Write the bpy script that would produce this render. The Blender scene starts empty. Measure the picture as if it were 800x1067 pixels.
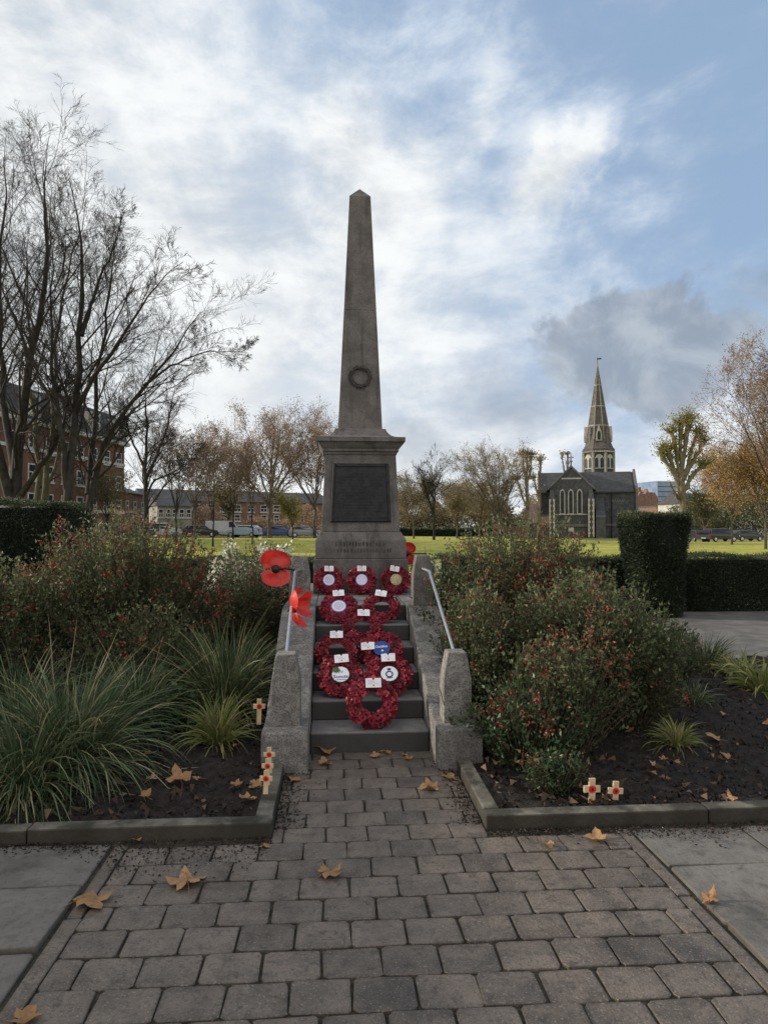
import bpy, bmesh, math, random
import numpy as np
from mathutils import Vector, Matrix

random.seed(7)
RNG = np.random.default_rng(11)
PI = math.pi
scene = bpy.context.scene
COL = scene.collection

# ------------------------------------------------------------------ camera
F = 730.0
YAW = math.radians(4.07)
PITCH = math.radians(1.373)
CAMH = 1.65
cam_d = bpy.data.cameras.new('camera')
cam = bpy.data.objects.new('camera', cam_d)
COL.objects.link(cam)
cam.location = (0, 0, CAMH)
cam.rotation_euler = (PI/2 + PITCH, 0, -YAW)
cam_d.sensor_fit = 'VERTICAL'
cam_d.sensor_height = 32.0
cam_d.lens = 32.0 * F / 1067.0
cam_d.clip_start = 0.05
cam_d.clip_end = 6000
scene.camera = cam
CR = Matrix.Rotation(-YAW, 3, 'Z') @ Matrix.Rotation(PI/2 + PITCH, 3, 'X')

def ray(px, py):
    return CR @ Vector(((px-400)/F, (533.5-py)/F, -1))
def at(px, py, Y):
    d = ray(px, py); t = Y/d.y
    return Vector((d.x*t, Y, CAMH + d.z*t))
def on(px, py, z=0.0):
    d = ray(px, py); t = (z-CAMH)/d.z
    return Vector((d.x*t, d.y*t, z))

# ------------------------------------------------------------------ objects
def setp(o, label=None, cat=None, group=None, kind=None):
    if label: o['label'] = label
    if cat: o['category'] = cat
    if group: o['group'] = group
    if kind: o['kind'] = kind
    return o
def thing(name, label, cat, loc=(0, 0, 0), rz=0, group=None):
    o = bpy.data.objects.new(name, None); COL.objects.link(o)
    o.location = loc; o.rotation_euler = (0, 0, rz)
    o.empty_display_size = 0.1
    return setp(o, label, cat, group)
def obj(name, V, Fc, m=None, parent=None, smooth=False, var=None, bevel=0):
    me = bpy.data.meshes.new(name)
    if isinstance(Fc, np.ndarray):
        V = np.asarray(V, dtype=np.float32).reshape(-1, 3)
        n, k = Fc.shape
        me.vertices.add(len(V)); me.vertices.foreach_set('co', V.ravel())
        me.loops.add(n*k); me.loops.foreach_set('vertex_index', Fc.astype(np.int32).ravel())
        me.polygons.add(n)
        me.polygons.foreach_set('loop_start', np.arange(0, n*k, k, dtype=np.int32))
        me.update(calc_edges=True)
    else:
        me.from_pydata([tuple(map(float, v)) for v in V], [], [tuple(map(int, f)) for f in Fc]); me.update()
    if var is not None:
        a = me.attributes.new('var', 'FLOAT', 'FACE')
        a.data.foreach_set('value', np.asarray(var, dtype=np.float32))
    if smooth:
        me.polygons.foreach_set('use_smooth', np.ones(len(me.polygons), dtype=bool))
    if m: me.materials.append(m)
    o = bpy.data.objects.new(name, me); COL.objects.link(o)
    if parent: o.parent = parent
    if bevel:
        b = o.modifiers.new('Bevel', 'BEVEL'); b.width = bevel; b.segments = 2; b.limit_method = 'ANGLE'
    return o

class MB:
    def __init__(s): s.v = []; s.f = []; s.var = []
    def add(s, V, Fc, var=0.0):
        n = len(s.v); s.v += [tuple(v) for v in V]
        s.f += [tuple(i+n for i in f) for f in Fc]; s.var += [var]*len(Fc); return s
    def box(s, x0, x1, y0, y1, z0, z1, var=0.0):
        return s.add([(x0,y0,z0),(x1,y0,z0),(x1,y1,z0),(x0,y1,z0),(x0,y0,z1),(x1,y0,z1),(x1,y1,z1),(x0,y1,z1)],
              [(3,2,1,0),(4,5,6,7),(0,1,5,4),(1,2,6,5),(2,3,7,6),(3,0,4,7)], var)
    def rings(s, rings, cap0=True, cap1=True, var=0.0):
        n = len(rings[0]); V = [p for r in rings for p in r]; Fc = []
        for k in range(len(rings)-1):
            for i in range(n):
                j = (i+1) % n
                Fc.append((k*n+i, k*n+j, (k+1)*n+j, (k+1)*n+i))
        if cap0: Fc.append(tuple(reversed(range(n))))
        if cap1: Fc.append(tuple((len(rings)-1)*n+i for i in range(n)))
        return s.add(V, Fc, var)
    def square(s, prof, cx=0, cy=0, **k):
        return s.rings([[(cx-w,cy-w,z),(cx+w,cy-w,z),(cx+w,cy+w,z),(cx-w,cy+w,z)] for w, z in prof], **k)
    def lathe(s, prof, n=12, cx=0, cy=0, ph=0, **k):
        return s.rings([[(cx+r*math.cos(ph+2*PI*i/n), cy+r*math.sin(ph+2*PI*i/n), z) for i in range(n)] for r, z in prof], **k)
    def prism_x(s, poly, x0, x1, var=0.0):      # poly in (y,z), counterclockwise seen from +x
        return s.rings([[(x0,y,z) for y, z in poly], [(x1,y,z) for y, z in poly]], var=var)
    def prism_y(s, poly, y0, y1, var=0.0):      # poly in (x,z), counterclockwise seen from -y
        return s.rings([[(x,y1,z) for x, z in poly], [(x,y0,z) for x, z in poly]], var=var)
    def tube(s, pts, rad, n=8, var=0.0):
        P = np.array(pts, float)[None]; R = np.broadcast_to(np.asarray(rad, float), (len(pts),))[None]
        V, Q = tubes(P, R, n); s.add(V.tolist(), Q.tolist(), var)
        m = len(pts); s.add(V[:n].tolist(), [tuple(range(n))], var); s.add(V[-n:].tolist(), [tuple(reversed(range(n)))], var)
        return s
    def build(s, name, m, parent=None, **k):
        return obj(name, s.v, s.f, m, parent, var=s.var, **k)

def tubes(P, R, sides):
    B, n, _ = P.shape
    T = np.gradient(P, axis=1); T /= np.linalg.norm(T, axis=2, keepdims=True)+1e-9
    mean = P[:, -1]-P[:, 0]; mean /= np.linalg.norm(mean, axis=1, keepdims=True)+1e-9
    ref = np.where(np.abs(mean[:, 2:3]) > .8, np.array([[1., 0, 0]]), np.array([[0, 0, 1.]]))[:, None, :]
    U = np.cross(T, np.broadcast_to(ref, T.shape)); U /= np.linalg.norm(U, axis=2, keepdims=True)+1e-9
    W = np.cross(T, U)
    a = np.arange(sides)*2*PI/sides
    V = P[:, :, None, :]+R[:, :, None, None]*(U[:, :, None, :]*np.cos(a)[None, None, :, None]+W[:, :, None, :]*np.sin(a)[None, None, :, None])
    b = (np.arange(B)*n*sides)[:, None, None]; k = (np.arange(n-1)*sides)[None, :, None]; i = np.arange(sides)[None, None, :]; j = (i+1) % sides
    Q = np.stack([b+k+i, b+k+j, b+k+sides+j, b+k+sides+i], -1).reshape(-1, 4)
    return V.reshape(-1, 3), Q

def unit(a): return a/(np.linalg.norm(a, axis=-1, keepdims=True)+1e-9)

def leaf_quads(pos, axis, L, Wd, fold=.25, rng=RNG):
    n = len(pos); axis = unit(axis)
    side = unit(np.cross(axis, rng.normal(size=(n, 3))))
    nor = np.cross(axis, side)
    L = np.broadcast_to(L, (n,))[:, None]; Wd = np.broadcast_to(Wd, (n,))[:, None]
    b = pos; t = pos+axis*L - nor*L*fold*.5; m = pos+axis*L*.45+nor*Wd*fold
    V = np.stack([b, m+side*Wd*.5, t, m-side*Wd*.5], 1).reshape(-1, 3)
    return V, np.arange(n*4).reshape(n, 4)

# ------------------------------------------------------------------ materials
def mat(name, c1, c2, scale=20., rough=.85, bump=.0, bscale=None, var=None, stain=None, speck=None, spec=.3,
        metal=0., transl=0., lo=.35, hi=.65, detail=6, coat=0., ramp=None, bdist=.01, stretch=None, dark_sides=None, streaks=0):
    m = bpy.data.materials.new(name); m.use_nodes = True
    N = m.node_tree.nodes; Lk = m.node_tree.links; N.clear()
    out = N.new('ShaderNodeOutputMaterial'); p = N.new('ShaderNodeBsdfPrincipled')
    tc = N.new('ShaderNodeTexCoord'); src = tc.outputs['Object']
    if stretch:
        mp = N.new('ShaderNodeMapping'); mp.inputs['Scale'].default_value = stretch; Lk.new(src, mp.inputs[0]); src = mp.outputs[0]
    def noise(sc, det=detail, r=.6):
        n = N.new('ShaderNodeTexNoise'); n.inputs['Scale'].default_value = sc; n.inputs['Detail'].default_value = det
        n.inputs['Roughness'].default_value = r; Lk.new(src, n.inputs['Vector']); return n.outputs['Fac']
    def rng(fac, a, b):
        r = N.new('ShaderNodeMapRange'); r.interpolation_type = 'SMOOTHSTEP'
        r.inputs['From Min'].default_value = a; r.inputs['From Max'].default_value = b; Lk.new(fac, r.inputs['Value']); return r.outputs['Result']
    def mix(fac, A, B, mode='MIX'):
        x = N.new('ShaderNodeMix'); x.data_type = 'RGBA'; x.blend_type = mode
        if isinstance(fac, (int, float)): x.inputs['Factor'].default_value = fac
        else: Lk.new(fac, x.inputs['Factor'])
        for sck, v in (('A', A), ('B', B)):
            s = [i for i in x.inputs if i.name == sck and i.type == 'RGBA'][0]
            if isinstance(v, tuple): s.default_value = (*v[:3], 1)
            else: Lk.new(v, s)
        return [o for o in x.outputs if o.type == 'RGBA'][0]
    col = mix(rng(noise(scale), lo, hi), c1, c2)
    if var:
        at_ = N.new('ShaderNodeAttribute'); at_.attribute_name = 'var'
        if ramp:
            cr = N.new('ShaderNodeValToRGB'); e = cr.color_ramp.elements
            for i, (pos, c) in enumerate(ramp):
                el = e[i] if i < 2 else e.new(pos)
                el.position = pos; el.color = (*c, 1)
            Lk.new(at_.outputs['Fac'], cr.inputs[0]); col = mix(var if isinstance(var, float) else .75, col, cr.outputs[0])
        else:
            col = mix(at_.outputs['Fac'], col, var)
    if stain:
        for (c, sc, a, b, amt) in (stain if isinstance(stain, list) else [stain]):
            mm = N.new('ShaderNodeMath'); mm.operation = 'MULTIPLY'; mm.inputs[1].default_value = amt
            Lk.new(rng(noise(sc, 5, .65), a, b), mm.inputs[0]); col = mix(mm.outputs[0], col, c)
    if speck:
        c, sc, a, b, amt = speck
        mm = N.new('ShaderNodeMath'); mm.operation = 'MULTIPLY'; mm.inputs[1].default_value = amt
        Lk.new(rng(noise(sc, 2, .5), a, b), mm.inputs[0]); col = mix(mm.outputs[0], col, c)
    if streaks:      # rain streaks running down the stone
        mp = N.new('ShaderNodeMapping'); mp.inputs['Scale'].default_value = (1,1,.09); Lk.new(tc.outputs['Object'], mp.inputs[0])
        n = N.new('ShaderNodeTexNoise'); n.inputs['Scale'].default_value = 11; n.inputs['Detail'].default_value = 5; Lk.new(mp.outputs[0], n.inputs['Vector'])
        mm = N.new('ShaderNodeMath'); mm.operation = 'MULTIPLY'; mm.inputs[1].default_value = streaks; Lk.new(rng(n.outputs['Fac'], .5, .72), mm.inputs[0])
        col = mix(mm.outputs[0], col, (.045,.04,.037))
    if dark_sides:  # upright faces darkened: dirt on the step risers, darker fronts on the kerbs
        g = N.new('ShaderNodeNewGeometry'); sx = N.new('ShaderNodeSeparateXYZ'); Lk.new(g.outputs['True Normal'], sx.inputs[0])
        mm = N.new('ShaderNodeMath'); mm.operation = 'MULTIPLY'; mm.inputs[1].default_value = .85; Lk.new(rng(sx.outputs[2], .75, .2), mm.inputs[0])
        col = mix(mm.outputs[0], col, dark_sides)
    Lk.new(col, p.inputs['Base Color'])
    p.inputs['Roughness'].default_value = rough; p.inputs['Metallic'].default_value = metal
    p.inputs['Specular IOR Level'].default_value = spec; p.inputs['Coat Weight'].default_value = coat
    if bump:
        b = N.new('ShaderNodeBump'); b.inputs['Strength'].default_value = bump; b.inputs['Distance'].default_value = bdist
        Lk.new(noise(bscale or scale*2), b.inputs['Height']); Lk.new(b.outputs[0], p.inputs['Normal'])
    if transl:
        t = N.new('ShaderNodeBsdfTranslucent'); Lk.new(col, t.inputs['Color'])
        ms = N.new('ShaderNodeMixShader'); ms.inputs[0].default_value = transl
        Lk.new(p.outputs[0], ms.inputs[1]); Lk.new(t.outputs[0], ms.inputs[2]); Lk.new(ms.outputs[0], out.inputs[0])
    else: Lk.new(p.outputs[0], out.inputs[0])
    return m

granite = mat('granite', (.145,.137,.129), (.25,.238,.224), 11, .9, .45, 110, stain=[((.07,.065,.06), 2.6, .5, .7, .7), ((.40,.375,.335), 5, .58, .75, .35), ((.09,.085,.075), 26, .5, .68, .5)],
              speck=((.06,.057,.056), 85, .5, .58, .7), bdist=.005)
granite_dark = mat('weathered_granite', (.085,.08,.078), (.15,.14,.134), 9, .92, .4, 110, stain=[((.05,.047,.045), 2.4, .45, .7, .7), ((.26,.24,.22), 6, .58, .75, .4)],
              speck=((.30,.285,.27), 110, .58, .66, .5), bdist=.005)
granite_mon = mat('monument_granite', (.11,.099,.096), (.165,.149,.144), 5, .9, .45, 100, stain=[((.06,.054,.051), 2.0, .50, .72, .55), ((.21,.19,.18), 3.6, .6, .76, .3), ((.075,.068,.063), 30, .52, .68, .5)],
              speck=((.075,.068,.064), 75, .5, .62, .6), bdist=.005, streaks=.65)
carve = mat('carving_shadowed_stone', (.035,.03,.03), (.06,.053,.05), 30, .9, .3, 90)
bronze = mat('dark_bronze', (.012,.012,.014), (.025,.024,.027), 14, .55, .2, 60, spec=.4, metal=.3)
steel = mat('galvanised_steel', (.42,.43,.45), (.55,.56,.58), 40, .35, .05, 100, metal=.85)
tread = mat('worn_step_stone', dark_sides=(.024,.023,.023), c1=(.13,.125,.12), c2=(.23,.22,.21), scale=8, rough=.6, bump=.3, bscale=120, stain=[((.05,.048,.046), 4, .45, .7, .6)], speck=((.05,.05,.05), 180, .52, .6, .5), bdist=.004)
tread_old = mat('worn_step_stone_b', (.10,.096,.09), (.17,.16,.15), 8, .85, .3, 120, stain=[((.04,.038,.036), 4, .45, .7, .7)], speck=((.05,.05,.05), 180, .52, .6, .5), bdist=.004)
block_m = mat('paving_block_concrete', (.092,.074,.059), (.185,.15,.121), 7, .46, .9, 75, var=.5,
              ramp=[(0., (.035,.03,.026)), (.5, (.122,.099,.080)), (1., (.175,.141,.114))],
              stain=[((.025,.023,.021), 1.15, .52, .70, .7), ((.035,.03,.026), 16, .5, .70, .65), ((.05,.042,.036), 55, .5, .66, .6), ((.24,.20,.165), 6, .62, .78, .35)], speck=((.30,.26,.22), 120, .60, .68, .5), bdist=.005, spec=.42)
joint_m = mat('mossy_joint_sand', (.024,.021,.016), (.06,.05,.034), 30, .95, .4, 90)
slab_m = mat('flagstone', (.11,.099,.087), (.18,.165,.148), 5, .55, .8, 50, var=.5,
             ramp=[(0., (.04,.036,.032)), (.5, (.14,.128,.112)), (1., (.20,.183,.16))], stain=[((.04,.037,.032), 1.6, .48, .68, .85), ((.05,.046,.04), 11, .5, .72, .6), ((.06,.055,.048), 40, .52, .68, .5)], bdist=.005)
kerb_m = mat('mossy_kerb_concrete', (.09,.082,.066), (.17,.155,.128), 8, .92, .9, 45, dark_sides=(.034,.03,.023), stain=[((.02,.019,.014), 3.2, .44, .64, .85), ((.16,.145,.12), 18, .6, .74, .5), ((.045,.055,.025), 6, .56, .7, .5)], bdist=.006)
soil_m = mat('dark_soil', (.010,.008,.007), (.028,.021,.017), 18, .95, .8, 60, bdist=.02)
mulch_m = mat('bark_mulch', (.012,.009,.007), (.035,.025,.019), 30, .9, var=.7, ramp=[(0., (.008,.006,.005)), (.6, (.028,.02,.015)), (.95, (.085,.06,.045)), (1., (.26,.23,.19))])
litter_m = mat('rotting_leaf_litter', (.05,.03,.02), (.08,.045,.028), 30, .8, var=.8, ramp=[(0., (.02,.012,.009)), (.6, (.07,.042,.027)), (1., (.22,.145,.09))])
asphalt_m = mat('park_path_tarmac', (.09,.085,.08), (.14,.132,.122), 3, .9, .4, 60, stain=((.05,.047,.043), .6, .45, .7, .6), bdist=.006)
road_m = mat('road_asphalt', (.05,.05,.052), (.075,.075,.078), 2, .9)
leafdry = mat('dry_plane_leaf', (.24,.125,.055), (.36,.21,.10), 18, .7, .3, 60, var=.45, ramp=[(0., (.13,.06,.03)), (.5, (.30,.165,.07)), (1., (.42,.27,.14))], transl=.15,
              stain=((.11,.05,.025), 26, .55, .7, .7))
bark_m = mat('bare_bark', (.016,.014,.013), (.036,.031,.027), 6, .9, .5, 30, stain=((.06,.062,.045), 1.2, .52, .7, .5))
twig_m = mat('bare_twig', (.018,.015,.014), (.032,.027,.024), 3, .9)
bark_far = mat('pale_plane_bark', (.055,.045,.036), (.10,.085,.066), 2, .9)
twig_far = mat('brown_twig', (.10,.075,.058), (.15,.112,.085), 1, .9)
bark_pollard = mat('pale_knobbly_bark', (.10,.088,.058), (.17,.15,.10), 3, .9, .5, 20)
bark_green = mat('algae_green_bark', (.055,.055,.035), (.11,.105,.065), 3, .9, .5, 20)
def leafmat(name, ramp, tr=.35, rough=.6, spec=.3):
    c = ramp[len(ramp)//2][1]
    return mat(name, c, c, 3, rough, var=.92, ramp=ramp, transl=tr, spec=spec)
f_yew = leafmat('yew_needles', [(0.,(.008,.013,.008)),(.55,(.024,.037,.018)),(.85,(.06,.08,.036)),(1.,(.14,.16,.085))], .15)
f_salvia = leafmat('salvia_leaves', [(0.,(.036,.052,.023)),(.5,(.105,.13,.058)),(1.,(.27,.27,.145))], .38)
f_lush = leafmat('glossy_green_leaves', [(0.,(.02,.045,.018)),(.6,(.05,.10,.04)),(1.,(.11,.17,.075))], .25, .4)
f_redflower = leafmat('red_flowers', [(0.,(.17,.022,.02)),(.5,(.38,.05,.042)),(1.,(.50,.16,.13))], .35)
f_white = leafmat('cream_white_flowers', [(0.,(.50,.50,.40)),(1.,(.80,.80,.70))], .3)
stem_m = mat('woody_stems', (.05,.032,.022), (.11,.075,.05), 20, .85)
f_grass = leafmat('sedge_blades', [(0.,(.022,.040,.017)),(.55,(.07,.108,.045)),(.85,(.16,.19,.085)),(1.,(.38,.34,.19))], .3, .45, .45)
f_ygrass = leafmat('yellowing_blades', [(0.,(.08,.11,.03)),(.6,(.21,.23,.07)),(1.,(.44,.37,.16))], .35, .5)
f_seed = leafmat('dry_seed_stalks', [(0.,(.20,.15,.085)),(1.,(.34,.26,.15))], .2)
f_brown = leafmat('brown_plane_leaves', [(0.,(.17,.11,.08)),(.6,(.30,.20,.135)),(1.,(.42,.31,.19))], .4)
f_tan = leafmat('tan_thinning_leaves', [(0.,(.18,.145,.095)),(.6,(.32,.265,.165)),(1.,(.42,.36,.20))], .4)
f_olive = leafmat('olive_leaves', [(0.,(.05,.055,.022)),(.6,(.11,.115,.045)),(1.,(.22,.2,.07))], .35)
f_orange = leafmat('orange_autumn_leaves', [(0.,(.24,.125,.045)),(.5,(.45,.27,.095)),(1.,(.58,.42,.17))], .45)
f_yellowg = leafmat('yellow_green_leaves', [(0.,(.14,.14,.035)),(.6,(.30,.27,.075)),(1.,(.45,.39,.12))], .45)
f_seedpod = leafmat('purple_brown_seed_clusters', [(0.,(.07,.045,.045)),(1.,(.16,.10,.09))], .2)
lawnblade = leafmat('lawn_blades', [(0.,(.13,.17,.03)),(.6,(.30,.34,.06)),(1.,(.48,.45,.13))], .4)
poppy_red = leafmat('poppy_paper_red', [(0.,(.055,.002,.008)),(.5,(.19,.008,.022)),(.85,(.36,.022,.045)),(1.,(.52,.07,.09))], .15, .5)
poppy_big = mat('scarlet_poppy_plastic', (.50,.022,.016), (.62,.04,.03), 9, .4, .3, 22, spec=.45, transl=.2, stain=[((.20,.01,.010), 7, .5, .72, .75), ((.09,.006,.008), 22, .58, .75, .5)])
black_m = mat('black_plastic', (.006,.006,.007), (.014,.014,.015), 30, .45)
darkgreen_m = mat('dark_wreath_backing', (.008,.012,.009), (.02,.026,.018), 40, .8)
white_card = mat('white_card', (.74,.75,.80), (.80,.81,.84), 20, .6)
lilac_m = mat('pale_lilac_disc', (.58,.58,.72), (.66,.66,.78), 30, .5)
purple_m = mat('purple_disc_rim', (.10,.045,.20), (.14,.06,.26), 30, .5)
gold_m = mat('mottled_gold_disc', (.30,.24,.12), (.50,.44,.28), 45, .5)
blue_m = mat('royal_blue_disc', (.015,.05,.22), (.02,.07,.28), 20, .45)
navy_m = mat('navy_print', (.02,.03,.14), (.03,.045,.18), 30, .5)
grey_print = mat('grey_print', (.30,.30,.36), (.36,.36,.42), 30, .5)
greenprint = mat('green_leaf_print', (.05,.09,.03), (.09,.13,.05), 30, .6)
red_print = mat('red_print', (.5,.02,.03), (.6,.03,.04), 30, .5)
wood_m = mat('pale_cross_wood', (.50,.36,.20), (.62,.48,.30), 40, .65, .1, 60, stretch=(1,1,.3))
flint = mat('dark_flint_wall', (.038,.04,.045), (.075,.077,.082), 2.2, .8, .3, 9, stain=((.02,.021,.024), .5, .45, .7, .5))
slate = mat('church_slate', (.040,.040,.043), (.065,.065,.068), 1.2, .7, .2, 6, stretch=(1,1,3))
dress = mat('cream_stone_dressing', (.30,.285,.24), (.42,.40,.34), 3, .85)
rib_m = mat('weathered_rib_stone', (.17,.16,.14), (.25,.235,.205), 2, .85)
spire_m = mat('spire_stone', (.062,.056,.051), (.105,.095,.082), 1.5, .85, .2, 6)
tile_m = mat('brown_roof_tile', (.10,.07,.055), (.14,.10,.08), 2, .8)
glass_dark = mat('dark_window_glass', (.010,.012,.015), (.022,.026,.032), 1.0, .25, spec=.25)
brick_m = mat('red_brick', (.105,.056,.044), (.155,.08,.062), 1.6, .9, .2, 12, stain=((.09,.045,.035), .3, .45, .7, .5))
brick2_m = mat('brown_brick', (.13,.075,.055), (.19,.115,.085), 1.2, .9)
stucco_m = mat('white_render', (.36,.35,.33), (.46,.45,.43), .8, .85)
cream_m = mat('pale_terrace_render', (.19,.18,.165), (.26,.25,.23), .8, .85)
paintw = mat('white_paint_frame', (.36,.36,.36), (.46,.46,.45), 3, .6)
bluegl = mat('blue_glass_curtain_wall', (.10,.15,.25), (.16,.21,.31), .25, .15, spec=.6)
hidebrick = mat('muted_gable_brick', (.15,.085,.065), (.21,.125,.10), 2, .9)  # even brick tone of the far gables and chimneys
rubber = mat('tyre_rubber', (.012,.012,.012), (.02,.02,.02), 10, .8)
chrome = mat('alloy_rim', (.4,.4,.41), (.55,.55,.56), 10, .35, metal=.8)
lampw = mat('headlamp_lens', (.65,.66,.68), (.75,.75,.76), 10, .15)
lampr = mat('tail_lamp_lens', (.30,.012,.012), (.40,.02,.02), 10, .2)
def paint(name, c): return mat(name, c, tuple(min(1, x*1.08) for x in c), 2, .3, coat=.6)

# lawn
def lawn_material():
    m = mat('lawn_grass', (.26,.28,.055), (.42,.42,.10), .9, .95, .9, 22, stain=[((.52,.43,.12), .22, .45, .62, .6), ((.18,.22,.045), .12, .5, .68, .6), ((.40,.24,.07), 3.5, .60, .68, .55)], bdist=.06, spec=.1)
    return m
lawn_m = lawn_material()

# ------------------------------------------------------------------ ground
def rise(x, y):
    t = np.clip((y-22)/55, 0, 1); t = t*t*(3-2*t)
    s = np.clip((28-x*60/np.maximum(y, 1))/40, 0, 1); s = s*s*(3-2*s)
    return .62*t*s
xs = np.unique(np.concatenate([np.linspace(-1500,-120,12), np.linspace(-120,-12,28), np.linspace(-12,12,25), np.linspace(12,120,28), np.linspace(120,1500,12)]))
ys = np.unique(np.concatenate([np.linspace(-60,0,7), np.linspace(0,14,8), np.array([14.45,14.6]), np.linspace(15,120,54), np.linspace(120,400,15), np.linspace(400,2500,10)]))
XX, YY = np.meshgrid(xs, ys)
ZZ = rise(XX, YY) + np.where(YY < 14.5, -.08, 0.0)
nx, ny = len(xs), len(ys)
idx = np.arange(nx*ny).reshape(ny, nx)
Q = np.stack([idx[:-1,:-1], idx[:-1,1:], idx[1:,1:], idx[1:,:-1]], -1).reshape(-1, 4)
setp(obj('lawn', np.stack([XX, YY, ZZ], -1).reshape(-1, 3), Q, lawn_m, smooth=True), kind='structure')

# lawn blades (nobody could count)
n = 70000
Yb = 14.4*np.exp(RNG.random(n)*math.log(48/14.4)); Xb = (RNG.random(n)*1.16-.54)*Yb
P = np.stack([Xb, Yb, rise(Xb, Yb)-.005], 1)
ax = np.stack([RNG.normal(0,.35,n), RNG.normal(0,.35,n), np.ones(n)], 1)
V, Q = leaf_quads(P, ax, RNG.uniform(.04,.085,n), RNG.uniform(.008,.014,n)*np.clip(Yb/16,1,2.2), .1)
setp(obj('grass', V, Q, lawnblade, var=np.clip(RNG.normal(.5,.25,n),0,1)), kind='stuff')
n = 2600
Yb = 15*np.exp(RNG.random(n)*math.log(95/15)); Xb = (RNG.random(n)*1.1-.52)*Yb
keep = (Xb < 2+.0*Yb) | (Xb > .44*Yb); Xb = Xb[keep]; Yb = Yb[keep]; n = len(Xb)
V, Q = leaf_quads(np.stack([Xb, Yb, rise(Xb, Yb)+.03], 1), np.stack([RNG.normal(size=n), RNG.normal(size=n), RNG.normal(0,.35,n)], 1), .13, .12, .3)
setp(obj('fallen_leaf_cover', V, Q, f_orange, var=RNG.random(n)), kind='stuff')

# paving: bed of joint sand, individual blocks, edging, flagstones
LX, RX = -1.06, 1.54
setp(obj('paving_bed', [(-7,-3,-.012),(9,-3,-.012),(9,6.5,-.012),(-7,6.5,-.012)], [(0,1,2,3)], joint_m), kind='structure')
def block_rows(mb, x0, x1, y0, y1, rng, jx=.0038, jy=.0038, rad=.015, drop=.004, zj=.0016):
    xs0, xs1, ya, yb = x0+jx, x1-jx, y0+jy, y1-jy
    def ring(ins, z, tilt):
        r = rad
        pts = [(xs0+r,ya),(xs1-r,ya),(xs1,ya+r),(xs1,yb-r),(xs1-r,yb),(xs0+r,yb),(xs0,yb-r),(xs0,ya+r)]
        cx, cy = (xs0+xs1)/2, (ya+yb)/2; o = []
        for (x, y), jit in zip(pts, J):
            dx = cx-x; dy = cy-y
            o.append((x+ins*np.sign(dx)*(abs(dx) > .02)+jit[0], y+ins*np.sign(dy)*(abs(dy) > .02)+jit[1], z+tilt[0]*(x-cx)+tilt[1]*(y-cy)))
        return o
    J = rng.normal(0, .0028, (8, 2)); tl = rng.normal(0, .007, 2); z = rng.normal(0, zj)
    v = float(np.clip(rng.normal(.55,.22),.1,1))
    mb.rings([ring(0, -.05, (0,0)), ring(0, z-drop, tl), ring(.0015, z-drop*.35, tl)], cap0=False, cap1=False, var=max(0,v-.6))
    mb.rings([ring(.0015, z-drop*.35, tl), ring(.005, z-.0003, tl)], cap0=False, cap1=False, var=max(0,v-.45))
    mb.rings([ring(.005, z-.0003, tl), ring(.014, z, tl)], cap0=False, cap1=False, var=max(0,v-.18))
    mb.rings([ring(.014, z, tl), ring(.0145, z, tl)], cap0=False, cap1=True, var=v)
rb = np.random.default_rng(5)
mb = MB(); W = (RX-LX)/11.5; D = .188
row = 0; y = .55
while y < 5.25:
    x = LX; first = True
    off = row % 2
    while x < RX-.01:
        w = W*.5 if (first and off) else W
        w = min(w, RX-x); first = False
        if w > .05:
            a_, b_ = x, x+w
            if y+D > 3.86: a_, b_ = max(a_, -.33), min(b_, .835)
            if b_-a_ > .04: block_rows(mb, a_, b_, y, y+D, rb)
        x += w
    y += D; row += 1
setp(mb.build('path', block_m), kind='structure')
mb = MB()
for xe0, xe1 in ((LX-.075, LX-.003), (RX+.003, RX+.075)):
    y = .4
    while y < 3.75:
        block_rows(mb, xe0, xe1, y, min(y+.9, 3.80), rb, .002, .003, .008, .006); y += .9
setp(mb.build('path_edging', block_m), kind='structure')
mb = MB()
for side in (-1, 1):
    for r, (y0, y1) in enumerate(((.3,1.0),(1.0,1.75),(1.75,2.42),(2.42,2.86),(2.86,3.36),(3.36,3.81))):
        x = (LX-.085) if side < 0 else (RX+.085)
        for c in range(6):
            w = (.62 if (r+c) % 2 else .78) if c or r % 2 else .5+.13*(r % 3)
            a, b = (x-w, x) if side < 0 else (x, x+w)
            block_rows(mb, a, b, y0, y1, rb, .007, .007, .014, .007, .004); x += side*w
setp(mb.build('pavement', slab_m), kind='structure')

# crossing park path behind the beds
setp(obj('park_path', [(-9,8.4,-.03),(40,8.4,-.03),(40,14.0,-.03),(-9,14.0,-.03)], [(0,1,2,3)], asphalt_m), kind='structure')

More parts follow.
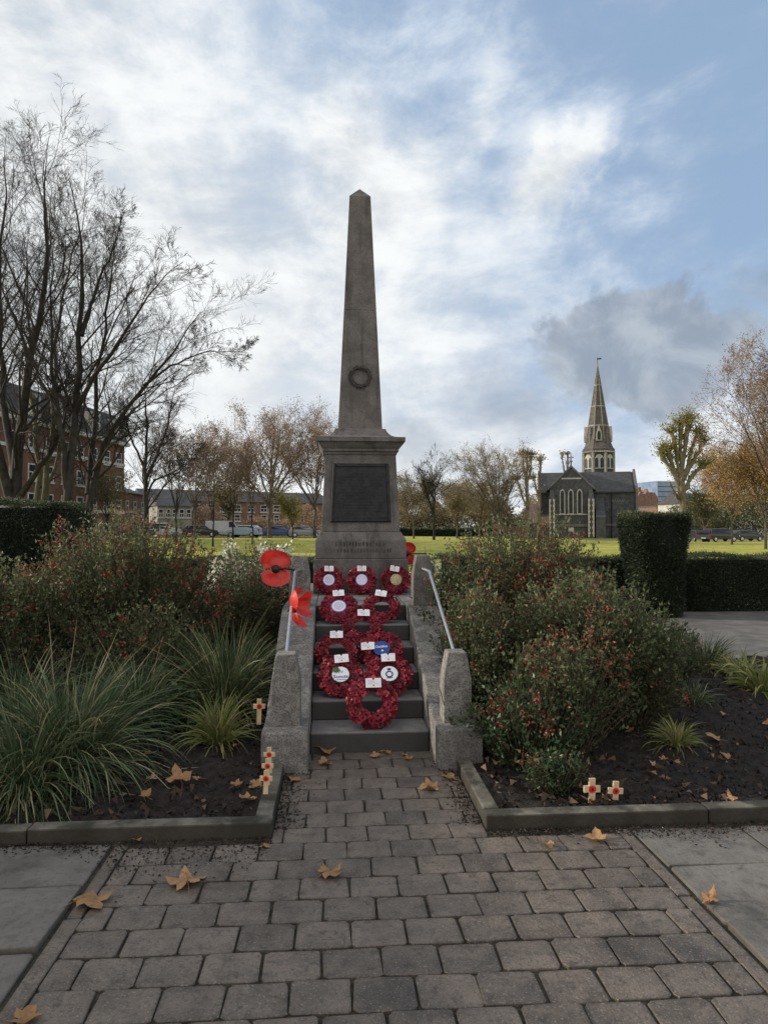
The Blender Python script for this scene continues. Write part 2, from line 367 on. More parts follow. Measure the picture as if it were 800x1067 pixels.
# soil of the beds
def soil(name, x0, x1, y0, y1, seed, edge=None):
    r = np.random.default_rng(seed); nxs, nys = int((x1-x0)/.05), int((y1-y0)/.05)
    gx, gy = np.meshgrid(np.linspace(x0, x1, nxs), np.linspace(y0, y1, nys))
    z = .035+.018*np.sin(gx*5.1+seed)*np.cos(gy*4.3)+.012*np.sin(gx*13+gy*9)+r.normal(0,.008,gx.shape)
    z += .05*np.clip((gy-4.2)/2,0,1)
    i = np.arange(nxs*nys).reshape(nys, nxs)
    Q = np.stack([i[:-1,:-1], i[:-1,1:], i[1:,1:], i[1:,:-1]], -1).reshape(-1, 4)
    setp(obj(name, np.stack([gx,gy,z],-1).reshape(-1,3), Q, soil_m, smooth=True), kind='structure')
    n = int(1500*(x1-x0)*(y1-y0)/4)
    px = r.uniform(x0+.05, x1-.05, n); py = y0+.08+(y1-y0-.15)*r.random(n)**1.4
    iz = z[np.clip(((py-y0)/(y1-y0)*(nys-1)).astype(int),0,nys-1), np.clip(((px-x0)/(x1-x0)*(nxs-1)).astype(int),0,nxs-1)]
    P = np.stack([px,py,iz+.006],1); A = np.stack([r.normal(size=n), r.normal(size=n), r.normal(0,.4,n)],1)
    V, Q = leaf_quads(P, A, r.uniform(.015,.055,n), r.uniform(.008,.025,n), .5, r)
    setp(obj('bark_mulch', V, Q, mulch_m, var=r.random(n)**1.6), kind='stuff')
    n = n//9; k = r.integers(0, len(P), n)
    V, Q = leaf_quads(P[k]+[0,0,.012], A[k]*[1,1,.6], r.uniform(.02,.07,n), r.uniform(.012,.045,n), .8, r)
    setp(obj('leaf_litter', V, Q, litter_m, var=r.random(n)), kind='stuff')
soil('flower_bed_soil', -6.5, -.40, 3.92, 8.5, 3)
soil('flower_bed_soil', .92, 6.2, 3.92, 8.2, 4)

r = np.random.default_rng(77); n = 4800
q = r.random(n); cxs = np.where(q < .42, r.uniform(-3.2,-.33,n), np.where(q < .75, r.uniform(.85,3.2,n), r.uniform(-.3,.82,n)))
cys = np.where(q < .75, 3.82-np.abs(r.normal(0,1,n))*np.where(cxs<0, .05+.16*np.clip(np.sin(cxs*2.6+3.6),0,1), .05+.05*np.clip(np.sin(cxs*4),0,1)), r.uniform(3.9,5.17,n)); m_ = q >= .75
cxs = np.where(m_, np.where(r.random(n) < .5, -.32+np.abs(r.normal(0,.06,n)), .82-np.abs(r.normal(0,.06,n))), cxs)
V, Q = leaf_quads(np.stack([cxs,cys,np.full(n,.004)],1), np.stack([r.normal(size=n),r.normal(size=n),r.normal(0,.2,n)],1), r.uniform(.005,.022,n)*np.where(r.random(n)<.1,1.6,1), r.uniform(.005,.014,n), .4, r)
setp(obj('soil_crumbs', V, Q, mulch_m, var=r.random(n)**1.4), kind='stuff')

# kerbs of the beds: things
def kerb(label, segs):
    k = thing('bed_kerb', label, 'kerb')
    for s in segs:
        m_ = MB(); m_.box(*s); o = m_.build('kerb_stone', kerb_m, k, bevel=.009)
kerb('mossy low concrete kerb around the left flower bed', [(-1.6,-.33,3.83,3.93,-.06,0.076), (-2.9,-1.606,3.83,3.93,-.06,0.071), (-6.5,-2.906,3.83,3.93,-.06,0.074), (-.43,-.335,3.936,4.79,-.06,0.072)])
kerb('mossy low concrete kerb around the right flower bed', [(.835,2.1,3.84,3.94,-.06,0.074), (2.106,3.4,3.84,3.94,-.06,0.078), (3.406,6.2,3.84,3.94,-.06,0.073), (.84,.935,3.946,4.79,-.06,0.072)])

# ------------------------------------------------------------------ memorial
CX, CY = .315, 8.75
mem = thing('war_memorial', 'tall tapering granite obelisk on a plinth with a dark bronze plaque', 'memorial', (CX, CY, .90))
Z0 = .90
def sq(prof): return [(w, z-Z0) for w, z in prof]
MB().square(sq([(.555,.90),(.555,1.298)])).build('base_course', granite_mon, mem, bevel=.012)
MB().square(sq([(.534,1.30),(.534,1.515),(.475,1.615)])).build('plinth', granite_mon, mem, bevel=.008)
MB().square(sq([(.464,1.616),(.42,2.535)])).build('pedestal', granite_mon, mem, bevel=.008)
MB().square(sq([(.432,2.536),(.432,2.565),(.452,2.572),(.452,2.598),(.475,2.625),(.505,2.675),(.525,2.682),(.525,2.735),(.46,2.742),(.41,2.755),(.37,2.772),(.34,2.80),(.318,2.83),(.305,2.862)])).build('cornice', granite_mon, mem, bevel=.004)
def hwz(z): return .268+(.131-.268)*(z-2.863)/(5.79-2.863)
MB().square(sq([(hwz(2.863),2.863),(hwz(4.33),4.33),(hwz(4.33)-.005,4.333),(hwz(4.34)-.005,4.34),(hwz(4.343),4.343),(hwz(5.79),5.79),(0.002,5.94)])).build('obelisk_shaft', granite_mon, mem, bevel=.006)
# carved laurel wreath on the shaft
mb = MB(); zc = 3.50; yf = -hwz(zc)
tilt = math.atan((.268-.131)/(5.79-2.863))
rw = random.Random(3)
pts = [(.118*math.cos(a), yf-.006+math.tan(tilt)*.118*math.sin(a), zc-Z0+.118*math.sin(a)) for a in np.linspace(0, 2*PI, 33)]
mb.tube(pts, .018, 8)
for i in range(44):
    a = 2*PI*i/44+rw.uniform(-.05,.05); rr = .118+rw.choice((-.017,.014)); s = 1 if math.cos(a) > 0 else -1
    c = Vector((rr*math.cos(a), yf-.018+math.tan(tilt)*rr*math.sin(a), zc-Z0+rr*math.sin(a)))
    d = Vector((-math.sin(a)*s, -.1, math.cos(a)*s))+Vector((math.cos(a),0,math.sin(a)))*(.6 if rr > .118 else -.4)
    d.normalize(); sd = d.cross(Vector((0,-1,0))).normalized()
    mb.add([c-d*.022, c+sd*.011+Vector((0,-.007,0)), c+d*.022, c-sd*.011], [(0,1,2,3)])
for dx in (-.03,.0,.03):
    mb.add([Vector((dx-.012,yf-.013,zc-Z0-.115)),Vector((dx+.012,yf-.013,zc-Z0-.115)),Vector((dx*1.5,yf-.012,zc-Z0-.165))],[(0,1,2)])
mb.build('carved_wreath', carve, mem, smooth=False)
# plaque on the tapering front
def fy(z): return -(.464+(.42-.464)*(z-1.616)/(2.535-1.616))
pl = MB(); zb, zt = 1.725, 2.43
def plate(mbx, x0b, x1b, x0t, x1t, z0, z1, d0, d1):
    mbx.rings([[(x0b,fy(z0)-d0,z0-Z0),(x1b,fy(z0)-d0,z0-Z0),(x1t,fy(z1)-d0,z1-Z0),(x0t,fy(z1)-d0,z1-Z0)],
               [(x0b+.006,fy(z0)-d1,z0-Z0+.006),(x1b-.006,fy(z0)-d1,z0-Z0+.006),(x1t-.006,fy(z1)-d1,z1-Z0-.006),(x0t+.006,fy(z1)-d1,z1-Z0-.006)]], cap0=False)
plate(pl, -.362,.362,-.332,.332, zb, zt, -.01, .022)
po = pl.build('bronze_plaque', bronze, mem)
fr = MB(); 
for (a,b,c,d,e,f_) in ((-.358,-.322,-.329,-.295,zb+.01,zt-.01),(.322,.358,.295,.329,zb+.01,zt-.01),(-.321,.321,-.320,.320,zb+.01,zb+.045),(-.294,.294,-.2925,.2925,zt-.045,zt-.01)):
    plate(fr, a,b,c,d,e,f_, .02,.036)
fr.build('plaque_frame', bronze, po)
tx = MB()      # rows of worn raised letters, illegible at this distance
for r in range(15):
    z = zt-.09-r*.037; hw = .27*(.5 if r in (0,1,14) else 1)
    x = -hw
    while x < hw:
        w = rw.uniform(.006,.013)
        if rw.random() < .84: tx.box(x, x+w, fy(z)-.0245, fy(z)-.021, z-Z0-.008, z-Z0+.008)
        x += w+.005
tx.build('raised_lettering', bronze, po)
ins_m = mat('worn_cut_letters', (.072,.065,.061), (.11,.10,.094), 14, .9)
ins = MB()     # worn inscription on the plinth, illegible in the photograph
for z, hw, hh in ((1.47,.30,.026),(1.395,.36,.026)):
    x = -hw
    while x < hw:
        w = rw.uniform(.018,.034)
        if rw.random() < .85:
            for q in range(3):
                xx = x+rw.uniform(0,w-.006)
                ins.box(xx, xx+.006, -.5365, -.533, z-Z0-hh*rw.uniform(.6,1), z-Z0+hh*rw.uniform(.6,1))
            ins.box(x, x+w, -.5362, -.533, z-Z0+rw.choice((-hh*.8,0,hh*.7)), z-Z0+rw.choice((-hh*.8,0,hh*.7))+.006)
        x += w+.014
ins.build('worn_inscription', ins_m, mem)

# ------------------------------------------------------------------ steps
steps = thing('memorial_steps', 'flight of grey stone steps with sloping cheek walls leading up to the obelisk', 'steps', (CX, 5.2, 0))
def loc(x): return x-CX
R_, T_ = .15, .345
YS = [5.2+T_*k for k in range(6)]
for k in range(6):
    y0 = YS[k]-5.2; y1 = (YS[k+1]-5.2+.03) if k < 5 else 3.2
    x0, x1 = (loc(-.173), loc(.709))
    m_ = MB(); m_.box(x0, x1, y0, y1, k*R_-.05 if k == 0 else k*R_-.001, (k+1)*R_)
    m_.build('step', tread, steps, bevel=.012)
prof = [(4.80,-.05),(4.80,.275),(5.06,.275),(5.14,.283),(5.22,.31),(5.30,.355),(6.66,.878),(6.72,.895),(6.80,.90),(7.3,.90),(7.3,-.05)]
for x0, x1 in ((-.49,-.175),(.711,1.027)):
    m_ = MB(); m_.prism_x([(y-5.2, z) for y, z in reversed(prof)], loc(x0), loc(x1)); m_.build('cheek_wall', granite, steps, bevel=.014)
for x0, x1 in ((-.488,-.175),(.711,1.025)):
    m_ = MB(); m_.box(loc(x0), loc(x1), 2.105, 3.25, -.05, .897); m_.build('platform_side', granite, steps, bevel=.012)
m_ = MB(); m_.box(loc(-.488), loc(1.025), 3.255, 4.6, -.05, .896); m_.build('platform_side', granite, steps, bevel=.012)
posts = []
for (cx, yb, zb_, zt_) in ((-.335, 4.95, .272, .768),(.877, 4.95, .272, .768),(-.332, 6.83, .897, 1.388),(.872, 6.83, .897, 1.388)):
    zk = zb_+(zt_-zb_)*.62; d = .2
    def rg(hw, z, dy): return [(loc(cx)-hw, yb-5.2+dy, z),(loc(cx)+hw, yb-5.2+dy, z),(loc(cx)+hw, yb-5.2+d-dy, z),(loc(cx)-hw, yb-5.2+d-dy, z)]
    m_ = MB(); m_.rings([rg(.1,zb_,0), rg(.1,zk,0), rg(.066,zt_,.018)])
    m_.build('post', granite if cx < 0 or yb < 6 else granite_dark, steps, bevel=.007)
for s, cx in ((-1,-.335),(1,.877)):
    low = Vector((loc(cx+.005*s), 5.07-5.2, .72)); up = Vector((loc(cx+s*.03), 6.66-5.2, 1.245)); sp = Vector((loc(cx-s*.02), 6.87-5.2, 1.262))
    m_ = MB(); dirv = (up-low).normalized()
    m_.tube([low, up-dirv*.05, up-dirv*.012, up+(sp-up).normalized()*.02, up+(sp-up).normalized()*.06, sp], .0135, 10)
    m_.build('handrail', steel, steps, smooth=True)

# ------------------------------------------------------------------ poppy wreaths
def text_mesh(s, size):
    cu = bpy.data.curves.new('lettering_curve', 'FONT'); cu.body = s; cu.size = size; cu.align_x = 'CENTER'; cu.align_y = 'CENTER'; cu.extrude = .0004; cu.offset = size*.012
    o = bpy.data.objects.new('lettering_curve', cu); COL.objects.link(o)
    dg = bpy.context.evaluated_depsgraph_get(); me = bpy.data.meshes.new_from_object(o.evaluated_get(dg))
    V = [v.co.copy() for v in me.vertices]; Fc = [tuple(p.vertices) for p in me.polygons]
    bpy.data.objects.remove(o); bpy.data.curves.remove(cu); bpy.data.meshes.remove(me)
    return V, Fc
def disc(mbx, r, z0, z1, n=28, cx=0, cy=0):
    mbx.lathe([(r, z0), (r, z1)], n, cx, cy)
def wreath(px, ystep, zstep, beta, size, seed, label, badge=None, card=(0,.0,0), cardoff=(0,0)):
    # local frame: x right, y up along the disc, z out of the front
    r = np.random.default_rng(seed); Rm = size*.345; rt = size*.137
    beta = math.radians(beta)
    Ry = size*.5
    cyy = ystep+Ry*math.sin(beta)*.96; cz = zstep+Ry*math.cos(beta)*.95+rt*.35*math.sin(beta)
    pr = ray(px, 640); X = pr.x/pr.y*cyy
    t = thing('poppy_wreath', label, 'wreath', (X, cyy, cz), group='remembrance wreaths laid on the memorial steps')
    t.rotation_euler = (PI/2-beta, float(r.normal(0,.04)), float(r.normal(0,.03)))
    m_ = MB()
    ring = [(Rm*math.cos(a), Rm*math.sin(a), 0) for a in np.linspace(0, 2*PI, 33)]
    m_.tube(ring, rt*.72, 10); m_.build('backing_ring', darkgreen_m, t, smooth=True)
    # overlapping poppies
    V = []; Q = []; var = []; CV = []; CQ = []
    rows = [(-1.05, 13, .3), (-.4, 15, .85), (.25, 18, 1.), (.85, 20, .8), (1.35, 22, .3)]
    for ph, cnt, zf in rows:
        for i in range(cnt):
            a = 2*PI*(i+.5*r.random())/cnt+ph
            off = ph*.78
            rad = Rm+rt*math.sin(off)*1.0
            c = np.array([rad*math.cos(a), rad*math.sin(a), rt*.80*max(math.cos(off),.05)])
            nrm = np.array([math.cos(a)*math.sin(off), math.sin(a)*math.sin(off), math.cos(off)])+r.normal(0,.2,3)
            nrm /= np.linalg.norm(nrm)
            u = np.cross(nrm, r.normal(size=3)); u /= np.linalg.norm(u); w = np.cross(nrm, u)
            pr_ = size*.066*r.uniform(.85,1.2); v0 = float(np.clip(r.normal(.5,.25),0,1))
            for lobe in range(4):
                b0 = lobe*PI/2+r.normal(0,.15); base = len(V)
                d = u*math.cos(b0)+w*math.sin(b0); e = np.cross(nrm, d)
                up = r.uniform(.15,.55)
                pts_ = [c, c+d*pr_*.5+e*pr_*.55+nrm*pr_*up*.35, c+d*pr_*1.0+e*pr_*.35+nrm*pr_*up*.8, c+d*pr_*1.05-e*pr_*.35+nrm*pr_*up*1.0, c+d*pr_*.5-e*pr_*.55+nrm*pr_*up*.3]
                V += pts_; Q.append((base,base+1,base+2,base+3,base+4)); var.append(float(np.clip(v0+r.normal(0,.12),0,1)))
            base = len(CV)
            q = pr_*.30
            for k in range(6): CV.append(c+nrm*pr_*.12+(u*math.cos(k*PI/3)+w*math.sin(k*PI/3))*q)
            CV.append(c+nrm*pr_*.42)
            for k in range(6): CQ.append((base+k, base+(k+1) % 6, base+6))
    fl = obj('poppies', V, Q, poppy_red, t, var=var)
    obj('poppy_centres', CV, CQ, black_m, fl)
    zt = rt*.62
    if badge:
        rb_ = size*.172
        b = None
        if badge in ('lilac', 'lilac_plain', 'white_crest', 'scouts'):
            m_ = MB(); disc(m_, rb_*1.22, zt-.004, zt); b = m_.build('badge', purple_m if badge.startswith('lilac') else darkgreen_m, t)
            m_ = MB(); disc(m_, rb_*1.05, zt+.0005, zt+.003); m_.build('badge_face', lilac_m if badge.startswith('lilac') else white_card, b)
        if badge == 'lilac':
            m_ = MB()
            for rr in (.22,.62):
                m_.tube([(rb_*rr*math.cos(a), rb_*rr*math.sin(a), zt+.003) for a in np.linspace(0,2*PI,25)], .0022, 5)
            for k in range(8): m_.box(rb_*.4*math.cos(k*PI/4)-.003, rb_*.4*math.cos(k*PI/4)+.003, rb_*.4*math.sin(k*PI/4)-.003, rb_*.4*math.sin(k*PI/4)+.003, zt+.003, zt+.0045)
            m_.build('printed_crest', grey_print, b)
        if badge == 'lilac_plain':
            m_ = MB()
            for k in range(6):
                a = .35+k*.4+.25; m_.box(rb_*.75*math.cos(a)-.004, rb_*.75*math.cos(a)+.004, rb_*.75*math.sin(a)-.002, rb_*.75*math.sin(a)+.002, zt+.003, zt+.0045)
            m_.build('printed_marks', grey_print, b)
        if badge == 'gold':
            m_ = MB(); m_.lathe([(rb_*1.12, zt-.004),(rb_*1.12, zt+.001),(rb_*.8, zt+.008),(rb_*.3, zt+.012)], 18); b = m_.build('badge', gold_m, t)
        if badge == 'blue':
            m_ = MB(); disc(m_, rb_*1.12, zt-.004, zt+.004, cx=.004, cy=-.002); b = m_.build('badge', blue_m, t)
            V_, F_ = text_mesh('Guides', .036); m_ = MB(); m_.add([(v.x*1.05+.004, v.y+.014, zt+.0050+v.z) for v in V_], F_)
            for k in range(3):
                a = PI/2+k*2*PI/3; m_.lathe([(.006,zt+.0045),(.005,zt+.0055)], 8, .010+.006*math.cos(a), -.028+.006*math.sin(a))
            m_.build('lettering', white_card, b)
        if badge == 'scouts':
            V_, F_ = text_mesh('Scouts', .040); m_ = MB(); m_.add([(v.x*1.12, v.y-.022, zt+.0045+v.z) for v in V_], F_)
            m_.box(-.045,.045,-.052,-.048,zt+.003,zt+.0045)
            m_.build('lettering', navy_m, b)
            m_ = MB()
            for sx in (-1,0,1):
                m_.add([(sx*.012-.004,.012,zt+.004),(sx*.012+.004,.012,zt+.004),(sx*.02+.002,.036-.006*abs(sx),zt+.004),(sx*.016-.004,.038-.004*abs(sx),zt+.004)],[(0,1,2,3)])
            m_.build('printed_emblem', grey_print, b)
            m_ = MB()
            m_.add([(-.062,.055,zt+.012),(-.02,.062,zt+.016),(.0,.03,zt+.010),(-.035,.012,zt+.012),(-.07,.03,zt+.012)],[(0,1,2,3,4)])
            m_.build('green_leaf', greenprint, t)
        if badge == 'white_crest':
            m_ = MB(); m_.tube([(.026*math.cos(a), .026*math.sin(a)-.006, zt+.004) for a in np.linspace(0,2*PI,25)], .0055, 6)
            m_.box(-.014,.014,.030,.040,zt+.003,zt+.005); m_.box(-.026,.026,-.044,-.038,zt+.003,zt+.005)
            m_.add([(-.014,.0405,zt+.004),(.014,.0405,zt+.004),(.018,.054,zt+.004),(.007,.047,zt+.004),(0,.056,zt+.004),(-.007,.047,zt+.004),(-.018,.054,zt+.004)],[(0,1,2,3,4,5,6)])
            m_.build('printed_crest', navy_m, b)
    # card of two flaps with a clip notch
    cx_, cy_ = cardoff; w, h = size*.15, size*.088
    ca, sa = math.cos(card[2]), math.sin(card[2])
    def cp(x, y, z): return (cx_+x*ca-y*sa, cy_+size*.36+x*sa+y*ca, rt*1.02+.020+z+y*.12)
    m_ = MB(); nt = .012*size/.37
    poly = [(-w,-h),(w,-h),(w,h),(nt,h),(0,h-nt*1.6),(-nt,h),(-w,h)]
    fr_ = [cp(x,y,.002-.008*abs(x)/w) for x, y in poly]; bk = [cp(x,y,.0-.008*abs(x)/w) for x, y in poly]
    m_.rings([bk, fr_])
    co = m_.build('card', white_card, t)
    m_ = MB()
    m_.add([cp(-.006,-h*.72,.0035),cp(.006,-h*.72,.0035),cp(.006,-h*.45,.0035),cp(-.006,-h*.45,.0035)],[(0,1,2,3)])
    m_.build('printed_mark', red_print, co)
    m_ = MB()
    for k in range(3):
        yy = h*(.45-.3*k); 
        m_.add([cp(-w*.75,yy,.0018),cp(-w*.15,yy,.0034),cp(-w*.15,yy+.0018,.0034),cp(-w*.75,yy+.0018,.0018)],[(0,1,2,3)])
    m_.build('printed_lines', grey_print, co)
    return t
wreath(342.5, 7.97, .90, 18, .345, 1, 'wreath on the top landing at the left with a pale lilac crest disc', 'lilac')
wreath(376.7, 7.97, .90, 18, .345, 2, 'wreath in the middle of the top landing with a plain pale disc', 'lilac_plain')
wreath(412.5, 7.97, .90, 18, .345, 3, 'wreath on the top landing at the right with a mottled gold disc', 'gold', card=(0,0,-.12), cardoff=(-.025,-.005))
wreath(353, 6.655, .75, 45, .37, 4, 'wreath below the landing on the left with a pale lilac crest disc', 'lilac', card=(0,0,.06))
wreath(397.5, 6.655, .75, 47, .37, 5, 'open wreath below the landing on the right with a tilted card', None, card=(0,0,-.22))
wreath(378, 6.34, .60, 45, .375, 6, 'open wreath in the centre of the fourth step', None, cardoff=(.006,-.01))
wreath(350.7, 5.97, .45, 44, .37, 7, 'open wreath at the left of the third step, above the white lettered disc', None)
wreath(397, 5.98, .45, 45, .385, 8, 'wreath with a royal blue disc and its card low on the left', 'blue', cardoff=(-.112,-.13))
wreath(355, 5.62, .30, 42, .385, 9, 'wreath with a white disc lettered Scouts and a green leaf', 'scouts', card=(0,0,.06), cardoff=(.012,-.012))
wreath(405.5, 5.63, .30, 44, .385, 10, 'wreath with a white disc bearing a round navy crest', 'white_crest', cardoff=(0,-.006))
wreath(387.5, 5.275, .15, 31, .40, 11, 'lowest open wreath standing on the bottom step', None, cardoff=(.012,-.012))

# ------------------------------------------------------------------ giant poppies
def petal(mbx, a0, a1, R, cup, rng, inner=.02, squash=1.):
    n, k = 12, 6; rings = []; V = []; Fc = []
    for j in range(k+1):
        f = j/k
        for i in range(n+1):
            g = i/n; a = a0+(a1-a0)*g
            edge = (1-abs(2*g-1)**3*.35)
            rr = inner+(R*edge-inner)*f*(1+.05*math.sin(9*g+R*40))
            V.append((rr*math.cos(a), rr*math.sin(a)*squash, cup*(f**2)+.018*math.sin(g*11)*f+.012*math.sin(f*5+g*4)))
    for j in range(k):
        for i in range(n):
            p = j*(n+1)+i; Fc.append((p,p+1,p+n+2,p+n+1))
    mbx.add(V, Fc)
def giant_poppy(label, pos, rot, R, petals, cup, stem_pts, group='large plastic poppies'):
    t = thing('giant_poppy', label, 'artificial poppy', pos, group=group); t.rotation_euler = rot
    for (a0, a1, sc, cp_) in petals:
        m_ = MB(); petal(m_, a0, a1, R*sc, cp_, random); m_.build('petal', poppy_big, t, smooth=True)
    m_ = MB(); m_.lathe([(.004,-.012),(R*.17,-.01),(R*.22,.006),(R*.19,.022),(R*.08,.03)], 14); m_.build('centre', black_m, t, smooth=True)
    if stem_pts:
        m_ = MB(); m_.tube(stem_pts, .009, 8); m_.build('stem', black_m, t, smooth=True)
p = at(289.5, 593, 6.62)
p.x -= .02
giant_poppy('large scarlet poppy facing out above the left handrail', p, (math.radians(82), 0, math.radians(6)), .185,
            [(math.radians(12), math.radians(172), 1.0, .03), (math.radians(188), math.radians(356), .93, .035)], .03,
            [(0,0,.02),(.08,.004,.016),(.16,-.002,-.05),(.20,-.004,-.16)])
p = at(305, 634, 6.0)
giant_poppy('large scarlet poppy seen edge on, tied halfway down the left handrail', p, (math.radians(84), math.radians(-14), math.radians(76)), .20,
            [(math.radians(60), math.radians(175), 1.0, .09), (math.radians(-60), math.radians(50), .95, .10), (math.radians(185), math.radians(290), .85, .08)], .08,
            [(0,0,0),(0,0,-.03),(.0,-.02,-.05)])
p = at(423.5, 577, 8.95)
giant_poppy('large scarlet poppy peeping out from behind the right side of the obelisk', p, (math.radians(88), 0, 0), .155,
            [(math.radians(10), math.radians(170), 1.0, .02), (math.radians(190), math.radians(350), .95, .02)], .02,
            [(0,0,.02),(.14,0,.01),(.26,0,-.03)])

# ------------------------------------------------------------------ remembrance crosses
def cross(px, py, Y, hgt, label, rz=0., lean=0.):
    p = at(px, py, Y); w = hgt*.64; a = hgt*.125
    t = thing('remembrance_cross', label, 'wooden cross', (p.x, Y, p.z-hgt*.60), rz, group='small wooden crosses stuck in the flower beds')
    t.rotation_euler = (0, lean, rz)
    zc_ = hgt*.60
    poly = [(-a,-.05),(a,-.05),(a,zc_-a),(w/2,zc_-a),(w/2,zc_+a),(a,zc_+a),(a,hgt),(-a,hgt),(-a,zc_+a),(-w/2,zc_+a),(-w/2,zc_-a),(-a,zc_-a)]
    m_ = MB(); m_.prism_y(poly, -.006, .006); m_.build('cross_body', wood_m, t, bevel=.0015)
    m_ = MB()
    for i in range(2):
        rr = hgt*.155
        V = [(rr*(1+.12*math.sin(5*k))*math.cos(k*PI/6), -.0075-.002*i, zc_+(i-.5)*hgt*.05+rr*.75*math.sin(k*PI/6)) for k in range(12)]
        m_.add(V, [tuple(range(12))])
    po_ = m_.build('poppy', red_print, t)
    m_ = MB(); V = [(hgt*.05*math.cos(k*PI/4), -.0115, zc_+hgt*.05*math.sin(k*PI/4)) for k in range(8)]; m_.add(V, [tuple(range(8))]); m_.build('poppy_centre', black_m, po_)
cross(270, 736, 5.2, .135, 'small poppy cross standing alone beside the left cheek wall', .1, .02)
cross(281, 786, 4.50, .112, 'small poppy cross at the back of the row of three by the left kerb', -.1, -.03)
cross(279, 798, 4.38, .112, 'small poppy cross in the middle of the row of three by the left kerb', -.05, .0)
cross(277, 811, 4.25, .118, 'small poppy cross at the front of the row of three by the left kerb', -.08, .03)
cross(616, 822, 4.08, .158, 'left one of the pair of small poppy crosses in the right flower bed', .05, .02)
cross(640, 824, 4.09, .142, 'right one of the pair of small poppy crosses in the right flower bed', .0, .06)

# ------------------------------------------------------------------ single fallen leaves
def plane_leaf(pos, size, label, seed, rz, curl=.3, tiltx=0., group='fallen plane leaves'):
    r = np.random.default_rng(seed)
    tips = [(-2.35,.62),(-1.15,.92),(0,1.0),(1.15,.92),(2.35,.62)]
    out = []
    for i, (a, l) in enumerate(tips):
        l *= r.uniform(.85,1.1)
        out += [(a-.42,l*.70),(a-.24,l*.80),(a-.13,l*.84),(a,l),(a+.13,l*.84),(a+.26,l*.76),(a+.42,l*.68)]
        if i < 4: out.append((a+.58, .50*r.uniform(.9,1.12)))
    out += [(2.95,.42),(3.14,.14),(-2.95+2*PI,.42)]
    pts_ = [(l*math.sin(a), l*math.cos(a)) for a, l in out]
    s = size*.55; ph = r.uniform(0, 6); V = []; K = (1., .66, .33)
    ax = r.uniform(0, PI)
    def zf(x, y):
        d = x*math.cos(ax)+y*math.sin(ax); q = math.hypot(x, y)
        return s*(curl*d*d*.8 + .10*math.sin(4*x+ph)+.08*math.sin(5*y+2*ph)+.12*curl*math.sin(6*math.atan2(x, y)+ph)*q)
    for k in K:
        for x, y in pts_: V.append((x*s*k, y*s*k, zf(x*k, y*k)))
    V.append((0,0,zf(0,0))); n = len(pts_); Fc = []
    for k in range(2):
        for i in range(n): j = (i+1) % n; Fc.append((k*n+i, k*n+j, (k+1)*n+j, (k+1)*n+i))
    for i in range(n): Fc.append((2*n+i, 2*n+(i+1) % n, 3*n))
    zmin = min(v[2] for v in V)
    V = [(x,y,z-zmin) for x,y,z in V]
    t = thing('fallen_leaf', label, 'fallen leaf', pos, rz, group)
    t.rotation_euler = (tiltx, 0, rz)
    v0 = float(r.uniform(.35,1.0))
    obj('leaf_blade', V, Fc, leafdry, t, smooth=True, var=[v0]*len(Fc))
    m_ = MB(); z0 = zf(0,-.1)-zmin
    m_.tube([(0,-.08*s,z0+.002),(.02*s,-.5*s,max(z0*.7,.004)),(.10*s*r.uniform(-2,2),-1.15*s,.004)], [.0016,.0014,.0018], 5); m_.build('leaf_stalk', leafdry, t, smooth=True)
LV = [(91,941,.21,'broad tan leaf lying across the left edging stone',-1.1,.25),
 (195,922,.20,'upright curled tan leaf with a long stalk on the left of the brick path',.3,.55),
 (341,912,.16,'brown curled leaf in the middle of the brick path',-.9,.7),
 (143,876,.085,'small brown leaf against the front of the left kerb',2.5,.5),
 (623,876,.15,'golden leaf against the front of the right kerb',1.0,.45),
 (572,882,.09,'dark rolled leaf below the pair of crosses on the paving',1.7,1.0),
 (739,941,.10,'rolled orange leaf alone on the right flagstones',-.8,1.1),
 (24,1064,.13,'yellowish leaf at the bottom left corner of the paving',-1.5,.4),
 (468,811,.16,'brown leaf beside the foot of the right cheek wall',.8,.6),
 (450,822,.165,'brown leaf on the bricks just in front of the right cheek wall',1.6,.6),
 (340,784,.23,'wide brown leaf at the left of the foot of the bottom step',1.9,.45),
 (368,779,.14,'leaf at the middle of the foot of the bottom step',.3,.6),
 (337,797,.14,'brown leaf on the bricks near the left cheek wall',-1.3,.5),
 (309,814,.12,'dark red brown leaf between the left kerb and the brick path',1.2,.8)]
for i, (px, py, s, lab, rz, cu) in enumerate(LV):
    p = on(px, py, 0.004); plane_leaf(p, s, lab, 100+i, rz, cu)
BL = [(187,815,.20,'large brown leaf lying in the left bed beside the sedge',.5,.6),(258,833,.15,'tan leaf in the front corner of the left bed',2.6,.4),(268,821,.12,'red brown leaf just behind the row of three crosses',1.,.7),
 (152,830,.10,'small tan leaf near the front kerb of the left bed',.8,.6),(205,812,.09,'curled brown leaf on the soil of the left bed',2.2,.9),(165,738,.12,'orange brown leaf between the sedge clumps',.2,.5),
 (601,820,.13,'tan leaf directly behind the left cross of the pair',1.5,.5),(745,770,.13,'pale tan leaf on the dark soil at the right',1.2,.4),(763,833,.09,'small leaf near the front kerb of the right bed',.1,.6),
 (735,692,.11,'leaf on the far soil of the right bed near the park path',.4,.5),(772,692,.11,'leaf at the far right of the right bed beside pale blades',1.4,.4),(687,735,.10,'leaf on the soil under the right salvia',2.8,.5),
 (668,742,.09,'dark leaf at the foot of the right salvia',1.,.8),(755,745,.08,'small brown leaf halfway back in the right bed',2.,.6),(704,795,.09,'leaf lying against the small yellowish tuft',.4,.5),(517,795,.08,'small leaf in the front left corner of the right bed',1.4,.6)]
